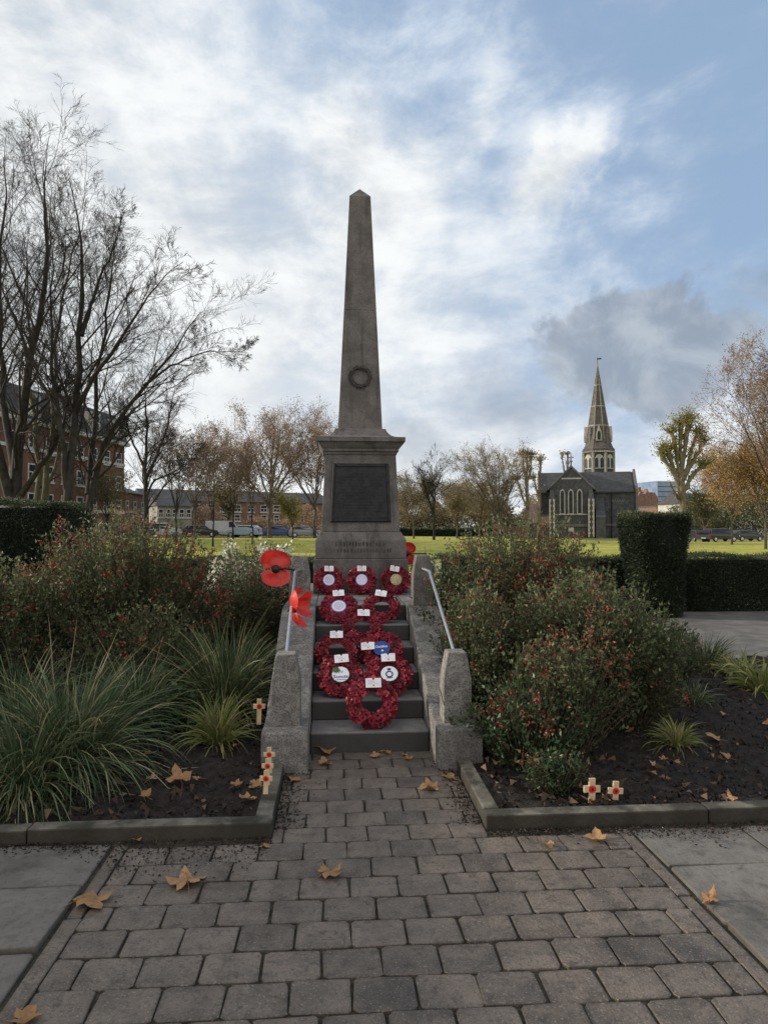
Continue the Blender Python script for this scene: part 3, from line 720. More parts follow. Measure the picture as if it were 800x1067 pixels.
for i, (px, py, s, lab, rz, cu) in enumerate(BL):
    p = on(px, py, .06 if py > 800 else .095); plane_leaf(p, s, lab, 200+i, rz, cu, .15)

rr_ = random.Random(9)
for i in range(34):
    if i < 15: x, y, side = rr_.uniform(-1.9,-.6), rr_.uniform(4.1,6.6), 'left'
    else: x, y, side = rr_.uniform(1.0,4.2), rr_.uniform(4.1,7.4), 'right'
    plane_leaf(Vector((x, y, .075+.02*min(1,max(0,(y-4.2)/2)))), rr_.uniform(.05,.11), 'small dead leaf lying loose among the litter in the %s flower bed' % side, 400+i, rr_.uniform(0,6.2), rr_.uniform(.4,1.), .15, 'small dead leaves in the %s flower bed' % side)
for i in range(9):
    p = on(rr_.uniform(305,470), rr_.uniform(776,800), .004)
    if i > 4: p = on(rr_.choice((rr_.uniform(60,280), rr_.uniform(500,780))), rr_.uniform(868,884), .004)
    plane_leaf(p, rr_.uniform(.045,.09), ('small dead leaf on the bricks at the foot of the steps' if i <= 4 else 'small dead leaf blown against the front of a bed kerb'), 450+i, rr_.uniform(0,6.2), rr_.uniform(.4,1.), .1, 'small dead leaves at the foot of the steps' if i <= 4 else 'small dead leaves along the kerbs')

# ------------------------------------------------------------------ bed planting
def shrub(name, label, cx, cy, rx, ry, h, nst, nlf, nfl, leafm, flm, seed, lsize=.028, fl_name='flowers', flsize=.020, top_bias=.5, cat='shrub', cluster=7, group=None, clspread=.024):
    r = np.random.default_rng(seed)
    nlf = int(nlf*.8)
    t = thing(name, label, cat, (cx, cy, 0.03), group=group)
    a = r.uniform(0, 2*PI, nst); q = np.sqrt(r.random(nst))
    base = np.stack([q*np.cos(a)*rx*.35, q*np.sin(a)*ry*.35, np.zeros(nst)], 1)
    lump = 1+.14*np.sin(3*a+seed)+.10*np.sin(5*a+2*seed)
    top = np.stack([q*np.cos(a)*rx*lump, q*np.sin(a)*ry*lump, h*np.sqrt(np.clip(1-.72*q**2.2,0.05,1))*r.uniform(.70,1.08,nst)], 1)
    n = 7; s = np.linspace(0,1,n)[None,:,None]
    mid = base*.45+top*.55; mid[:,:2] = base[:,:2]*.6+top[:,:2]*.4
    P = base[:,None]*(1-s)**2+2*mid[:,None]*s*(1-s)+top[:,None]*s**2+r.normal(0,.012,(nst,n,3))*s
    Rr = np.linspace(.0055,.0016,n)[None]*np.ones((nst,1))
    V, Q = tubes(P, Rr, 4); obj('stems', V, Q, stem_m, t)
    k = r.integers(0,nst,nlf); u = r.random(nlf)**top_bias*.999; f = u*(n-1); i0 = f.astype(int); fr_ = (f-i0)[:,None]
    pos = P[k,i0]*(1-fr_)+P[k,i0+1]*fr_+r.normal(0,.022,(nlf,3))
    ax_ = unit(P[k,i0+1]-P[k,i0])*.4+r.normal(0,.6,(nlf,3))+np.array([0,0,.15])
    L = lsize*1.22*r.uniform(.55,1.4,nlf)
    V, Q = leaf_quads(pos, ax_, L, L*.48, .3, r)
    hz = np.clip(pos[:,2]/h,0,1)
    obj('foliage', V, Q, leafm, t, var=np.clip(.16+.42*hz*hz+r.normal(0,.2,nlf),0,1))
    nfl = int(nfl*(.5 if flm is f_redflower else 1))
    if nfl:
        wt = (.25+np.clip(np.sin(a*2+seed)+np.sin(a*5+q*4),0,2))*(.3+q)*(.2+(top[:,2]/h)**2); k = r.choice(nst,nfl,p=wt/wt.sum()); u = r.uniform(.84,1.0,nfl); f = u*(n-1)*.999; i0 = f.astype(int); fr_ = (f-i0)[:,None]
        c = P[k,i0]*(1-fr_)+P[k,i0+1]*fr_
        pos = np.repeat(c, cluster, 0)+r.normal(0,clspread,(nfl*cluster,3)); m = len(pos)
        V, Q = leaf_quads(pos, r.normal(size=(m,3))+[0,0,.2], flsize*r.uniform(.7,1.4,m), flsize*r.uniform(.7,1.1,m), .4, r)
        obj(fl_name, V, Q, flm, t, var=r.random(m))
    return t
def gx(px, Y): d = ray(px, 640); return d.x/d.y*Y
SG = 'red flowered salvia bushes beside the steps'
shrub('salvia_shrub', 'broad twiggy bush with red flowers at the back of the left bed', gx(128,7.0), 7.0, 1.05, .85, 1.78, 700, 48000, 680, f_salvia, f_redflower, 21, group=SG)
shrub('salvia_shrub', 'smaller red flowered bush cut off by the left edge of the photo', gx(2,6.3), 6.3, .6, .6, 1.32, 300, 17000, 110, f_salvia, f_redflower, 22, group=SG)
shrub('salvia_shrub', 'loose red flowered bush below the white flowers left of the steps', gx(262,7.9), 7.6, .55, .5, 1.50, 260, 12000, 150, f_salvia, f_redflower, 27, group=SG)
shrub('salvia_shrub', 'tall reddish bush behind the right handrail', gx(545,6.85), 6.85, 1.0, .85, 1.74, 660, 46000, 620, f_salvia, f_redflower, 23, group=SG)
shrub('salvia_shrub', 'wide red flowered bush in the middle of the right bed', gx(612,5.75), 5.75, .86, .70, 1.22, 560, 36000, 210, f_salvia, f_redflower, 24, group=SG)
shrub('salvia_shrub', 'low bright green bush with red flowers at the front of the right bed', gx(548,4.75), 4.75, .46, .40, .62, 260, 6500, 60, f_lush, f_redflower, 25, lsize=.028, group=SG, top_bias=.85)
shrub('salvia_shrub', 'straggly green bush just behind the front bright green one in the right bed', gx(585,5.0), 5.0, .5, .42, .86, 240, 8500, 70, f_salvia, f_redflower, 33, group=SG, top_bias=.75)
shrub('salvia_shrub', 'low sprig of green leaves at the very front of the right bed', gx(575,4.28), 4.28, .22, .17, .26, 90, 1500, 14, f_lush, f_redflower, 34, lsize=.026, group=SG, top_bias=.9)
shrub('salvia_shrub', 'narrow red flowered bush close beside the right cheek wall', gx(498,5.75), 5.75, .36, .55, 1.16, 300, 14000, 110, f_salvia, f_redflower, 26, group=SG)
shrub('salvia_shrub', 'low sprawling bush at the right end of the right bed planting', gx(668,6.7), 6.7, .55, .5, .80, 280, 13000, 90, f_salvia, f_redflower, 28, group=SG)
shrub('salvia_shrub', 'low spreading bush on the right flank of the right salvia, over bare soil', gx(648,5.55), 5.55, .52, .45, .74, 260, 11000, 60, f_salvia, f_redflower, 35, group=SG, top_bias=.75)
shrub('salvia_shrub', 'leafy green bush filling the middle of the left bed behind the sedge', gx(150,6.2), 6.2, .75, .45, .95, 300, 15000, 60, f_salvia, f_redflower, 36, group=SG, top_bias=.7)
shrub('ivy_plant', 'low dark leafy ground plant in the middle of the left bed', gx(165,5.9), 5.9, .75, .5, .38, 240, 7000, 0, f_lush, None, 29, lsize=.045, cat='plant')
shrub('white_flower_bush', 'bush of cream white blossom behind the left handrail', gx(284,8.35), 8.35, .40, .3, 1.40, 160, 6500, 170, f_lush, f_white, 30, flsize=.04, cluster=16, clspread=.045, top_bias=.4)
shrub('white_flower_bush', 'low white blossom bush left of the giant poppy and behind the salvia', gx(238,8.2), 8.2, .36, .3, 1.34, 130, 5000, 150, f_lush, f_white, 31, flsize=.04, cluster=16, clspread=.045, top_bias=.4)
shrub('white_flower_bush', 'small white blossom bush behind the right upper post', gx(446,8.3), 8.3, .16, .16, 1.40, 70, 1600, 30, f_lush, f_white, 32, flsize=.03, cluster=12, clspread=.035, top_bias=.4)

def tuft(label, cx, cy, n, L, spread, w, m, seed, name='sedge_clump', stalks=0, droop=1.0, base_r=.08, group='grassy clumps in the flower beds', zb=.05, bias=0):
    r = np.random.default_rng(seed); t = thing(name, label, 'ornamental grass', (cx, cy, zb), group=group)
    def blades(cnt, L0, sp, wd, dr, mm, nm):
        a = r.uniform(0,2*PI,cnt); q = np.sqrt(r.random(cnt))
        p = np.stack([np.cos(a)*q*base_r, np.sin(a)*q*base_r, np.zeros(cnt)],1)
        a2 = a+r.normal(0,.5,cnt); tl = np.abs(r.normal(0,sp,cnt))
        d = np.stack([np.sin(tl)*np.cos(a2)+bias, np.sin(tl)*np.sin(a2), np.cos(tl)],1)
        Ls = L0*r.uniform(.55,1.15,cnt); k = 9; st = []; cur = p.copy()
        dd = unit(d)
        for i in range(k):
            st.append(cur.copy()); cur = cur+dd*(Ls/(k-1))[:,None]
            dd = unit(dd+np.stack([np.cos(a2)*.06, np.sin(a2)*.06, -(.10+.22*(i/k))*dr*np.ones(cnt)*(.5+np.sin(tl))],1)+r.normal(0,.05,(cnt,3)))
        S = np.stack(st,1); S[:,:,2] = np.maximum(S[:,:,2], .0)
        side = unit(np.cross(S[:,-1]-S[:,0], np.array([0,0,1.])+r.normal(0,.6,(cnt,3))))
        wv = wd*r.uniform(.6,1.35,cnt)[:,None]*np.array([.7,1,1,1,.95,.85,.7,.45,.06])[None]
        A = S-side[:,None]*wv[:,:,None]*.5; B = S+side[:,None]*wv[:,:,None]*.5
        V = np.stack([A,B],2).reshape(-1,3)
        b = (np.arange(cnt)*k*2)[:,None]; i = (np.arange(k-1)*2)[None]
        Q = np.stack([b+i,b+i+1,b+i+3,b+i+2],-1).reshape(-1,4)
        vv = np.clip(r.normal(.45,.24,cnt),0,1); vv[r.random(cnt) < .09] = 1.
        obj(nm, V, Q, mm, t, smooth=True, var=np.repeat(vv,k-1))
    blades(n, L, spread, w, droop, m, 'blades')
    blades(max(20,n//7), L*.62, spread*1.5, w*.9, droop*1.7, f_seed, 'dead_blades')
    if stalks: blades(stalks, L*1.25, .22, w*.8, .35, f_seed, 'seed_stalks')
    return t
tuft('big arching dark green sedge spilling over the left kerb', gx(76,4.75), 4.75, 1250, .76, .70, .0085, f_grass, 41, stalks=16, droop=1.2, base_r=.17)
tuft('drooping sedge hanging over the front of the left kerb by the photo edge', gx(26,4.4), 4.4, 650, .66, .75, .0085, f_grass, 52, droop=1.45, base_r=.14)
tuft('sedge clump at the left edge behind the big arching one', gx(20,5.3), 5.3, 700, .75, .6, .008, f_grass, 42, droop=1.2, base_r=.12)
tuft('tall sedge clump with fine blades beside the left handrail', gx(236,6.0), 6.0, 950, .84, .48, .0075, f_grass, 43, stalks=12, droop=1.0, base_r=.13)
tuft('sedge clump between the big sedge and the red flowered bush', gx(140,5.6), 5.6, 650, .66, .5, .008, f_grass, 44, stalks=8, droop=1.1, base_r=.1)
tuft('small yellowing tuft with dry stalks in the left bed', gx(228,5.25), 5.25, 260, .42, .55, .009, f_ygrass, 45, stalks=9, droop=1.2, base_r=.05)
tuft('small yellowing tuft in the right bed', gx(704,4.98), 4.98, 200, .26, .6, .009, f_ygrass, 46, droop=1.1, base_r=.04)
tuft('upright green tuft at the back corner of the right bed', gx(734,7.6), 7.6, 300, .46, .4, .01, f_grass, 47, droop=.8, base_r=.1)
tuft('pale drooping tuft by the right edge of the photo', gx(792,6.5), 6.5, 220, .46, .7, .016, f_ygrass, 48, droop=1.6, base_r=.1)
tuft('pale strappy tuft just behind the drooping one at the right', gx(770,7.2), 7.2, 160, .42, .75, .016, f_ygrass, 49, droop=1.6, base_r=.1)
tuft('small green tuft in the shade of the right salvia', gx(722,6.1), 6.1, 160, .3, .6, .009, f_grass, 50, droop=1.2, base_r=.06)
tuft('grey green tuft poking out behind the right salvia', gx(655,7.5), 7.5, 260, .62, .5, .008, f_grass, 51, stalks=8, droop=.9, base_r=.1)

# ------------------------------------------------------------------ clipped hedges
def hedge(name, label, x0, x1, y0, y1, h, nlf, seed, flare=0., cat='hedge', lsz=.05, zlight=True, parent_z=-.03):
    r = np.random.default_rng(seed)
    cx, cy = (x0+x1)/2, (y0+y1)/2; hx, hy = (x1-x0)/2, (y1-y0)/2
    t = thing(name, label, cat, (cx, cy, parent_z))
    def shp(p):      # p in unit box -> shaped
        s = 1+flare*(p[...,2]-.5)
        wob = .05*np.sin(p[...,0]*hx*2.3+seed)*np.sin(p[...,2]*h*2.9+p[...,1]*3)+.035*np.sin(p[...,0]*hx*6.1+p[...,2]*5)
        rc = 1-.10*np.abs(p[...,0])**6*np.abs(p[...,1])**6-.05*np.clip(p[...,2]-.9,0,1)*10*(np.maximum(np.abs(p[...,0]),np.abs(p[...,1]))**8)
        s = s*rc
        return np.stack([p[...,0]*hx*s+wob*.6*np.sign(p[...,0])*(np.abs(p[...,0])>.95), p[...,1]*hy*s+wob*np.sign(p[...,1])*(np.abs(p[...,1])>.95), p[...,2]*h+.035*np.sin(p[...,0]*hx*3.1+seed)*(p[...,2]>.95)],-1)
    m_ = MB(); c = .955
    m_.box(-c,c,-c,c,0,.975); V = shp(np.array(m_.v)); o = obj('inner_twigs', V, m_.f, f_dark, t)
    A = np.array([2*hx*h, 2*hx*h, 2*hy*h, 2*hy*h, 4*hx*hy]); A[1] *= .35; pr_ = A/A.sum(); fc = r.choice(5, nlf, p=pr_)
    a = r.uniform(-1,1,nlf); b = r.random(nlf); b2 = r.uniform(-1,1,nlf); one = np.ones(nlf)
    P = np.where((fc==0)[:,None], np.stack([a,-one,b],1), np.where((fc==1)[:,None], np.stack([a,one,b],1), np.where((fc==2)[:,None], np.stack([-one,a,b],1), np.where((fc==3)[:,None], np.stack([one,a,b],1), np.stack([a,b2,one],1)))))
    P = shp(P)+r.normal(0,.022,(nlf,3))
    nr = np.array([[0,-1,.25],[0,1,.25],[-1,0,.25],[1,0,.25],[0,0,1.]])[fc]
    V, Q = leaf_quads(P, nr*.8+r.normal(0,.75,(nlf,3)), lsz*r.uniform(.6,1.4,nlf), lsz*.30, .2, r)
    obj('foliage', V, Q, f_yew, t, var=np.clip(.40+.38*((fc==4)|(P[:,2]>h*.955))+.10*np.sin(P[:,0]*4+P[:,2]*5)+r.normal(0,.24,nlf),0,1))  # leaves along the top are lighter: sunlight on the edge put into their colour
    return t
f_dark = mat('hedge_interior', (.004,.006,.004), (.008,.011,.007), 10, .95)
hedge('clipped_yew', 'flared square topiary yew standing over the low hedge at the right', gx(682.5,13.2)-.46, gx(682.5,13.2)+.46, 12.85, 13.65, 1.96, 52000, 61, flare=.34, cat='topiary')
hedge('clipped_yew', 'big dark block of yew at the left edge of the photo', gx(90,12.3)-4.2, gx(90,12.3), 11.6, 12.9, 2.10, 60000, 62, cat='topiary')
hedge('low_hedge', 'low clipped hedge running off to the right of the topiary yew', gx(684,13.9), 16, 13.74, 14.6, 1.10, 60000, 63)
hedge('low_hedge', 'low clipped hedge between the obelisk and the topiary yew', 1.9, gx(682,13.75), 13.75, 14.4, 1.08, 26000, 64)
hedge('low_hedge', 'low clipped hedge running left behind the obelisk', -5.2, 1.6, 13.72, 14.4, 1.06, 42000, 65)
hedge('shading_hedge', 'unseen tall hedge added left of the beds to shade the foreground', -9.0, -7.6, -7, 10.2, 2.75, 40000, 66, lsz=.09)  # out of view, added to throw shade over the beds and paving

# ------------------------------------------------------------------ trees
def nrm(v): return v/(np.linalg.norm(v)+1e-9)
def spawn(P, R, k, t0, t1, ang, ratio, n, r, wob=.12, up=.1, rr=.62, rmin=.004, jl=.3, ang_j=.25, taper=.75, flat=None, tip=.35):
    B, m, _ = P.shape; C = B*k; pi = np.repeat(np.arange(B), k)
    t = t0+(t1-t0)*((np.tile(np.arange(k), B)+r.random(C))/k)
    f = np.clip(t,0,.999)*(m-1); i0 = f.astype(int); fr_ = (f-i0)[:,None]
    pos = P[pi,i0]*(1-fr_)+P[pi,i0+1]*fr_; tan = unit(P[pi,i0+1]-P[pi,i0])
    rad = R[pi,i0]*(1-fr_[:,0])+R[pi,i0+1]*fr_[:,0]
    Lp = np.linalg.norm(np.diff(P,axis=1),axis=2).sum(1)[pi]
    perp = unit(np.cross(tan, r.normal(size=(C,3))))
    a = ang*(1+r.normal(0,ang_j,C))[:,None]
    d = unit(np.cos(a)*tan+np.sin(a)*perp+np.array([0,0,up]))
    L = Lp*ratio*(1-taper*(t-t0)/(1-t0+1e-6)*.6)*(1+r.normal(0,jl,C)).clip(.4,1.7)
    pts_ = [pos]; cur = pos
    for i in range(n-1):
        d = unit(d+r.normal(0,wob,(C,3))+np.array([0,0,up*.5])); cur = cur+d*(L/(n-1))[:,None]; pts_.append(cur)
    Pn = np.stack(pts_,1); r0 = np.maximum(np.minimum(rad*rr, rad*.9), rmin)
    Rn = r0[:,None]*np.linspace(1,tip,n)[None]; return Pn, np.maximum(Rn, rmin*.6)
def resample(pts_, n):
    pts_ = np.array(pts_, float); s = np.concatenate([[0],np.cumsum(np.linalg.norm(np.diff(pts_,axis=0),axis=1))]); q = np.linspace(0,s[-1],n)
    # smooth by linear then averaging
    o = np.stack([np.interp(q,s,pts_[:,i]) for i in range(3)],1)
    for _ in range(2): o[1:-1] = (o[:-2]+2*o[1:-1]+o[2:])/4
    return o
def tree(name, label, stems, levels, bark, twig, seed, leaf=None, cat='tree', group=None, rmin=.004, base=None, tk=.58, zt=None):
    """stems: list of (points, r0, r1) in world space; levels: list of kwargs; leaf: (count, size, material, spread, levelmin)"""
    r = np.random.default_rng(seed)
    b0 = base if base is not None else stems[0][0][0]
    t = thing(name, label, cat, tuple(b0), group=group); b0 = np.array(b0, float)
    n0 = 14; P = np.stack([resample(s[0], n0)-b0 for s in stems]); stems = [(s[0], s[1]*tk, s[2]*tk) for s in stems]; P[:,2:] += r.normal(0,.02,(len(stems),n0-2,3))*np.linalg.norm(P[:,-1]-P[:,0],axis=1)[:,None,None]*.25
    R = np.stack([np.linspace(s[1], s[2]*.45, n0)*np.concatenate([[1.25,1.08],np.ones(n0-2)]) for s in stems])
    V, Q = tubes(P, R, 9); obj('trunk', V, Q, bark, t, smooth=True)
    allV = []; allQ = []; off = 0; tips = []
    for li, kw in enumerate(levels):
        P, R = spawn(P, R, r=r, rmin=rmin, **kw)
        if kw.get('n', 5) and len(P) > 60000: break
        V, Q = tubes(P, R, 6 if li == 0 else (4 if li == 1 else 3)); allV.append(V); allQ.append(Q+off); off += len(V)
        if leaf and li >= leaf[4]: tips.append(P)
    obj('crown', np.concatenate(allV), np.concatenate(allQ), twig, t, smooth=True)
    if zt is not None:      # the crown is rounded off above this height
        for ob_ in [c for c in t.children]:
            co = np.empty(len(ob_.data.vertices)*3, dtype=np.float32); ob_.data.vertices.foreach_get('co', co); co = co.reshape(-1,3)
            lim = zt-b0[2]; hi = co[:,2] > lim; co[hi,2] = lim+(co[hi,2]-lim)*.38
            ob_.data.vertices.foreach_set('co', co.ravel()); ob_.data.update()
    if leaf:
        cnt, sz, lm, sp, _ = leaf; tp = np.concatenate([x[:,1:].reshape(-1,3) for x in tips])
        k = r.integers(0,len(tp),cnt); pos = tp[k]+r.normal(0,sp,(cnt,3))
        V, Q = leaf_quads(pos, r.normal(size=(cnt,3))+[0,0,-.3], sz*r.uniform(.6,1.4,cnt), sz*.7, .35, r)
        clump = .5+.25*np.sin(pos[:,0]*1.3)+.25*np.sin(pos[:,2]*1.7+pos[:,1])
        obj('foliage', V, Q, lm, t, var=np.clip(clump+r.normal(0,.25,cnt),0,1))
    return t
def W_(px, py, Y): p = at(px, py, Y); return (p.x, p.y, p.z)
def G_(px, Y):
    d = ray(px, 560); x = d.x/d.y*Y; return (x, Y, float(rise(np.array(x), np.array(Y)))-.02)
BIG = [dict(k=18,t0=.25,t1=1,ang=.66,ratio=.30,n=9,wob=.11,up=.10,rr=.36,jl=.22), dict(k=7,t0=.15,t1=1,ang=.65,ratio=.48,n=7,wob=.13,up=.06,rr=.52), dict(k=6,t0=.15,t1=1,ang=.65,ratio=.52,n=5,wob=.12,up=.03,rr=.55), dict(k=5,t0=.1,t1=1,ang=.6,ratio=.62,n=4,wob=.12,up=.03,rr=.7)]
BG = 'big bare trees left of the memorial'
Y1 = 20.
tree('bare_tree', 'thick dark bare tree cut off by the left edge of the photo', [
  ([G_(14,Y1), W_(16,500,Y1), W_(22,440,Y1), W_(34,370,Y1), W_(48,290,Y1), W_(52,215,Y1), W_(46,160,Y1)], .34,.03),
  ([W_(12,520,Y1), W_(-6,460,Y1-.6), W_(-28,380,Y1-1), W_(-36,250,Y1-1), W_(-14,170,Y1-1)], .22,.03),
  ([W_(17,490,Y1), W_(4,430,Y1+.6), W_(-2,330,Y1+1), W_(4,230,Y1+1), W_(8,145,Y1+1)], .2,.02),
  ([W_(16,525,Y1), W_(38,492,Y1-.4), W_(62,455,Y1-.8), W_(78,400,Y1-1.2)], .17,.03)], BIG, bark_m, twig_m, 71, group=BG, zt=W_(20,112,20)[2], rmin=.0034)
Y1 = 23.
tree('bare_tree', 'bare tree with three pale slender stems rising behind the yew block', [
  ([G_(46,Y1), W_(44,520,Y1), W_(36,470,Y1), W_(35,400,Y1), W_(26,310,Y1), W_(30,235,Y1)], .19,.02),
  ([W_(45,535,Y1), W_(52,480,Y1-.5), W_(56,410,Y1-.5), W_(62,330,Y1-.5), W_(78,260,Y1-.5), W_(90,215,Y1-.5)], .17,.02),
  ([W_(46,530,Y1), W_(60,480,Y1+.5), W_(70,420,Y1+.6), W_(66,350,Y1+.6)], .12,.03)], BIG, bark_green, twig_m, 72, group=BG, zt=W_(60,165,23.)[2], rmin=.0034)
Y1 = 19.
tree('bare_tree', 'tallest bare tree with a thick trunk left of centre of the bare group', [
  ([G_(69,Y1), W_(69,520,Y1), W_(74,465,Y1), W_(82,400,Y1), W_(86,340,Y1), W_(88,280,Y1), W_(82,235,Y1), W_(74,185,Y1)], .27,.03),
  ([W_(85,350,Y1), W_(100,300,Y1+.3), W_(120,255,Y1+.6), W_(130,220,Y1+.6)], .10,.02),
  ([W_(78,430,Y1), W_(100,390,Y1-.4), W_(128,350,Y1-.8), W_(160,300,Y1-.8), W_(185,275,Y1-.8)], .12,.02),
  ([W_(70,510,Y1), W_(62,455,Y1-.4), W_(58,400,Y1-.5), W_(50,330,Y1-.5), W_(60,240,Y1-.5)], .13,.02)], BIG, bark_m, twig_m, 73, group=BG, zt=W_(80,172,19)[2], rmin=.0034)
Y1 = 21.
tree('bare_tree', 'bare tree leaning right with a long arching limb toward the memorial', [
  ([G_(91,Y1), W_(92,520,Y1), W_(100,480,Y1), W_(118,440,Y1), W_(140,415,Y1), W_(165,385,Y1), W_(192,352,Y1), W_(208,325,Y1)], .24,.03),
  ([W_(93,515,Y1), W_(96,450,Y1+.5), W_(104,380,Y1+.6), W_(112,310,Y1+.6), W_(120,240,Y1+.6)], .16,.02),
  ([W_(150,402,Y1), W_(180,380,Y1-.4), W_(215,366,Y1-.6), W_(258,368,Y1-.6)], .07,.012),
  ([W_(98,490,Y1), W_(116,462,Y1-.6), W_(136,452,Y1-1), W_(158,440,Y1-1.3)], .08,.015)], BIG, bark_m, twig_m, 74, group=BG, zt=W_(150,235,21)[2], rmin=.0034)
Y1 = 30.
tree('bare_tree', 'dark single trunk bare tree standing right of the big bare group', [
  ([G_(152,Y1), W_(152,530,Y1), W_(152,480,Y1), W_(154,440,Y1), W_(150,400,Y1)], .26,.05),
  ([W_(152,500,Y1), W_(166,470,Y1), W_(176,440,Y1), W_(182,405,Y1)], .12,.03),
  ([W_(152,520,Y1), W_(160,500,Y1-.4), W_(182,492,Y1-.8), W_(206,474,Y1-1)], .10,.02),
  ([W_(152,490,Y1), W_(140,465,Y1), W_(130,435,Y1), W_(128,400,Y1)], .10,.03)], BIG, bark_m, twig_m, 75, group=BG)

def auto_stems(px, Y, top_py, nst, spread, r0, seed, fork=.3, lean=0):
    r = random.Random(seed); b = Vector(G_(px, Y)); top = at(px, top_py, Y); H = top.z-b.z
    f = b+Vector((lean*.3, 0, H*fork)); st = []
    for i in range(nst):
        a = 2*PI*i/nst+r.uniform(-.4,.4); q = spread*r.uniform(.5,1) if i else spread*.15
        e = b+Vector((q*math.cos(a)+lean, q*math.sin(a)*.8, H*r.uniform(.72,.92)))
        m1 = f.lerp(e,.4)+Vector((0,0,-.03*H)); 
        st.append(([tuple(b), tuple(f), tuple(m1), tuple(e)] if i == 0 else [tuple(f-Vector((0,0,r.uniform(0,.08)*H))), tuple(m1), tuple(e)], r0 if i == 0 else r0*.5, r0*.1))
    return st
FAR = [dict(k=12,t0=.25,t1=1,ang=.65,ratio=.38,n=6,wob=.12,up=.08), dict(k=8,t0=.2,t1=1,ang=.65,ratio=.5,n=5,wob=.14,up=.04), dict(k=5,t0=.2,t1=1,ang=.65,ratio=.5,n=4,wob=.14,up=.0)]
TB = 'trees across the far side of the lawn'
far = [ # name,label,px,Y,top,nst,spread,r0,seed,leaf,bark,twig
 ('young_tree','thin young tree with upright fork left of the brown leaved tree',222,52,455,3,1.6,.12,81,(1200,.14,f_brown,.3,1),bark_m,twig_far),
 ('young_tree','slender young tree on the lawn with a straight dark trunk just left of the memorial',263,56,462,3,1.6,.10,82,(1400,.14,f_brown,.3,1),bark_m,twig_far),
 ('bare_tree','thin bare tree between the single trunk bare tree and the brown trees',184,58,438,5,3.0,.16,97,(900,.12,f_brown,.3,2),bark_m,twig_far),
 ('small_tree','brown twiggy tree in front of the white van',243,72,462,6,2.6,.15,98,(3500,.13,f_brown,.3,1),bark_m,twig_far),
 ('small_tree','low bushy tree screening the end of the mansion block',112,66,486,6,2.6,.16,99,(2200,.15,f_olive,.3,1),bark_m,twig_far),
 ('plane_tree','broad plane tree with a rusty brown crown left of the obelisk',281,82,426,10,8.2,.40,83,(13000,.14,f_brown,.35,1),bark_far,twig_far),
 ('plane_tree','brown leaved plane tree half hidden by the left edge of the obelisk',328,88,436,8,5.6,.32,84,(9000,.15,f_brown,.35,1),bark_far,twig_far),
 ('plane_tree','thin crowned tree in front of the pale terrace',203,78,440,6,4.2,.24,85,(3000,.14,f_brown,.4,1),bark_far,twig_far),
 ('small_tree','yellow green small tree under the brown plane tree',305,72,512,4,1.6,.14,86,(2200,.17,f_yellowg,.25,0),bark_m,twig_far),
 ('small_tree','olive leaved tree at the foot of the pale terrace',238,88,500,4,2.4,.2,87,(2600,.2,f_olive,.3,0),bark_m,twig_far),
 ('lime_tree','rounded tan tree just right of the obelisk',431,92,496,9,4.6,.22,88,(12000,.14,f_tan,.35,0),bark_far,twig_far),
 ('bare_tree','dark bare tree rising above the tan trees right of the obelisk',452,84,470,5,2.2,.26,89,None,bark_m,twig_m),
 ('lime_tree','low tan tree beside the tall dark bare one',476,100,502,9,5.0,.22,90,(11000,.15,f_tan,.4,0),bark_far,twig_far),
 ('lime_tree','tall feathery pale brown tree left of the pollards by the church',519,80,464,11,5.6,.22,91,(10000,.11,f_tan,.3,1),bark_far,twig_far),
 ('lime_tree','dull tan tree low behind the church annexe',500,108,506,8,5.0,.26,92,(8000,.22,f_tan,.4,0),bark_far,twig_far),
 ('lime_tree','olive brown tree behind the topiary yew',733,88,506,5,2.8,.3,93,(4200,.2,f_olive,.4,0),bark_far,twig_far),
 ('lime_tree','orange leaved tree in front of the parked cars at the right',762,70,462,8,3.6,.18,94,(12000,.14,f_orange,.4,0),bark_far,twig_far),
 ('lime_tree','golden orange tree with a pale trunk at the right edge',797,55,448,9,3.8,.18,95,(15000,.115,f_orange,.4,0),bark_far,twig_far),
]
for nm, lab, px, Y, top, nst, sp, r0, sd, lf, bk, tw in far:
    tree(nm, lab, auto_stems(px, Y, top, nst, sp, r0, sd), FAR, bk, tw, sd, leaf=lf, group=TB, rmin=.012 if Y > 50 else .008)
tree('seeded_tree', 'tall thin crowned tree hung with sparse brown leaves and seed clusters at the right edge', auto_stems(818, 42, 352, 10, 4.2, .22, 96, fork=.22), FAR, bark_m, twig_far, 96, leaf=(15000,.10,f_brown,.16,1), group=TB, rmin=.008)

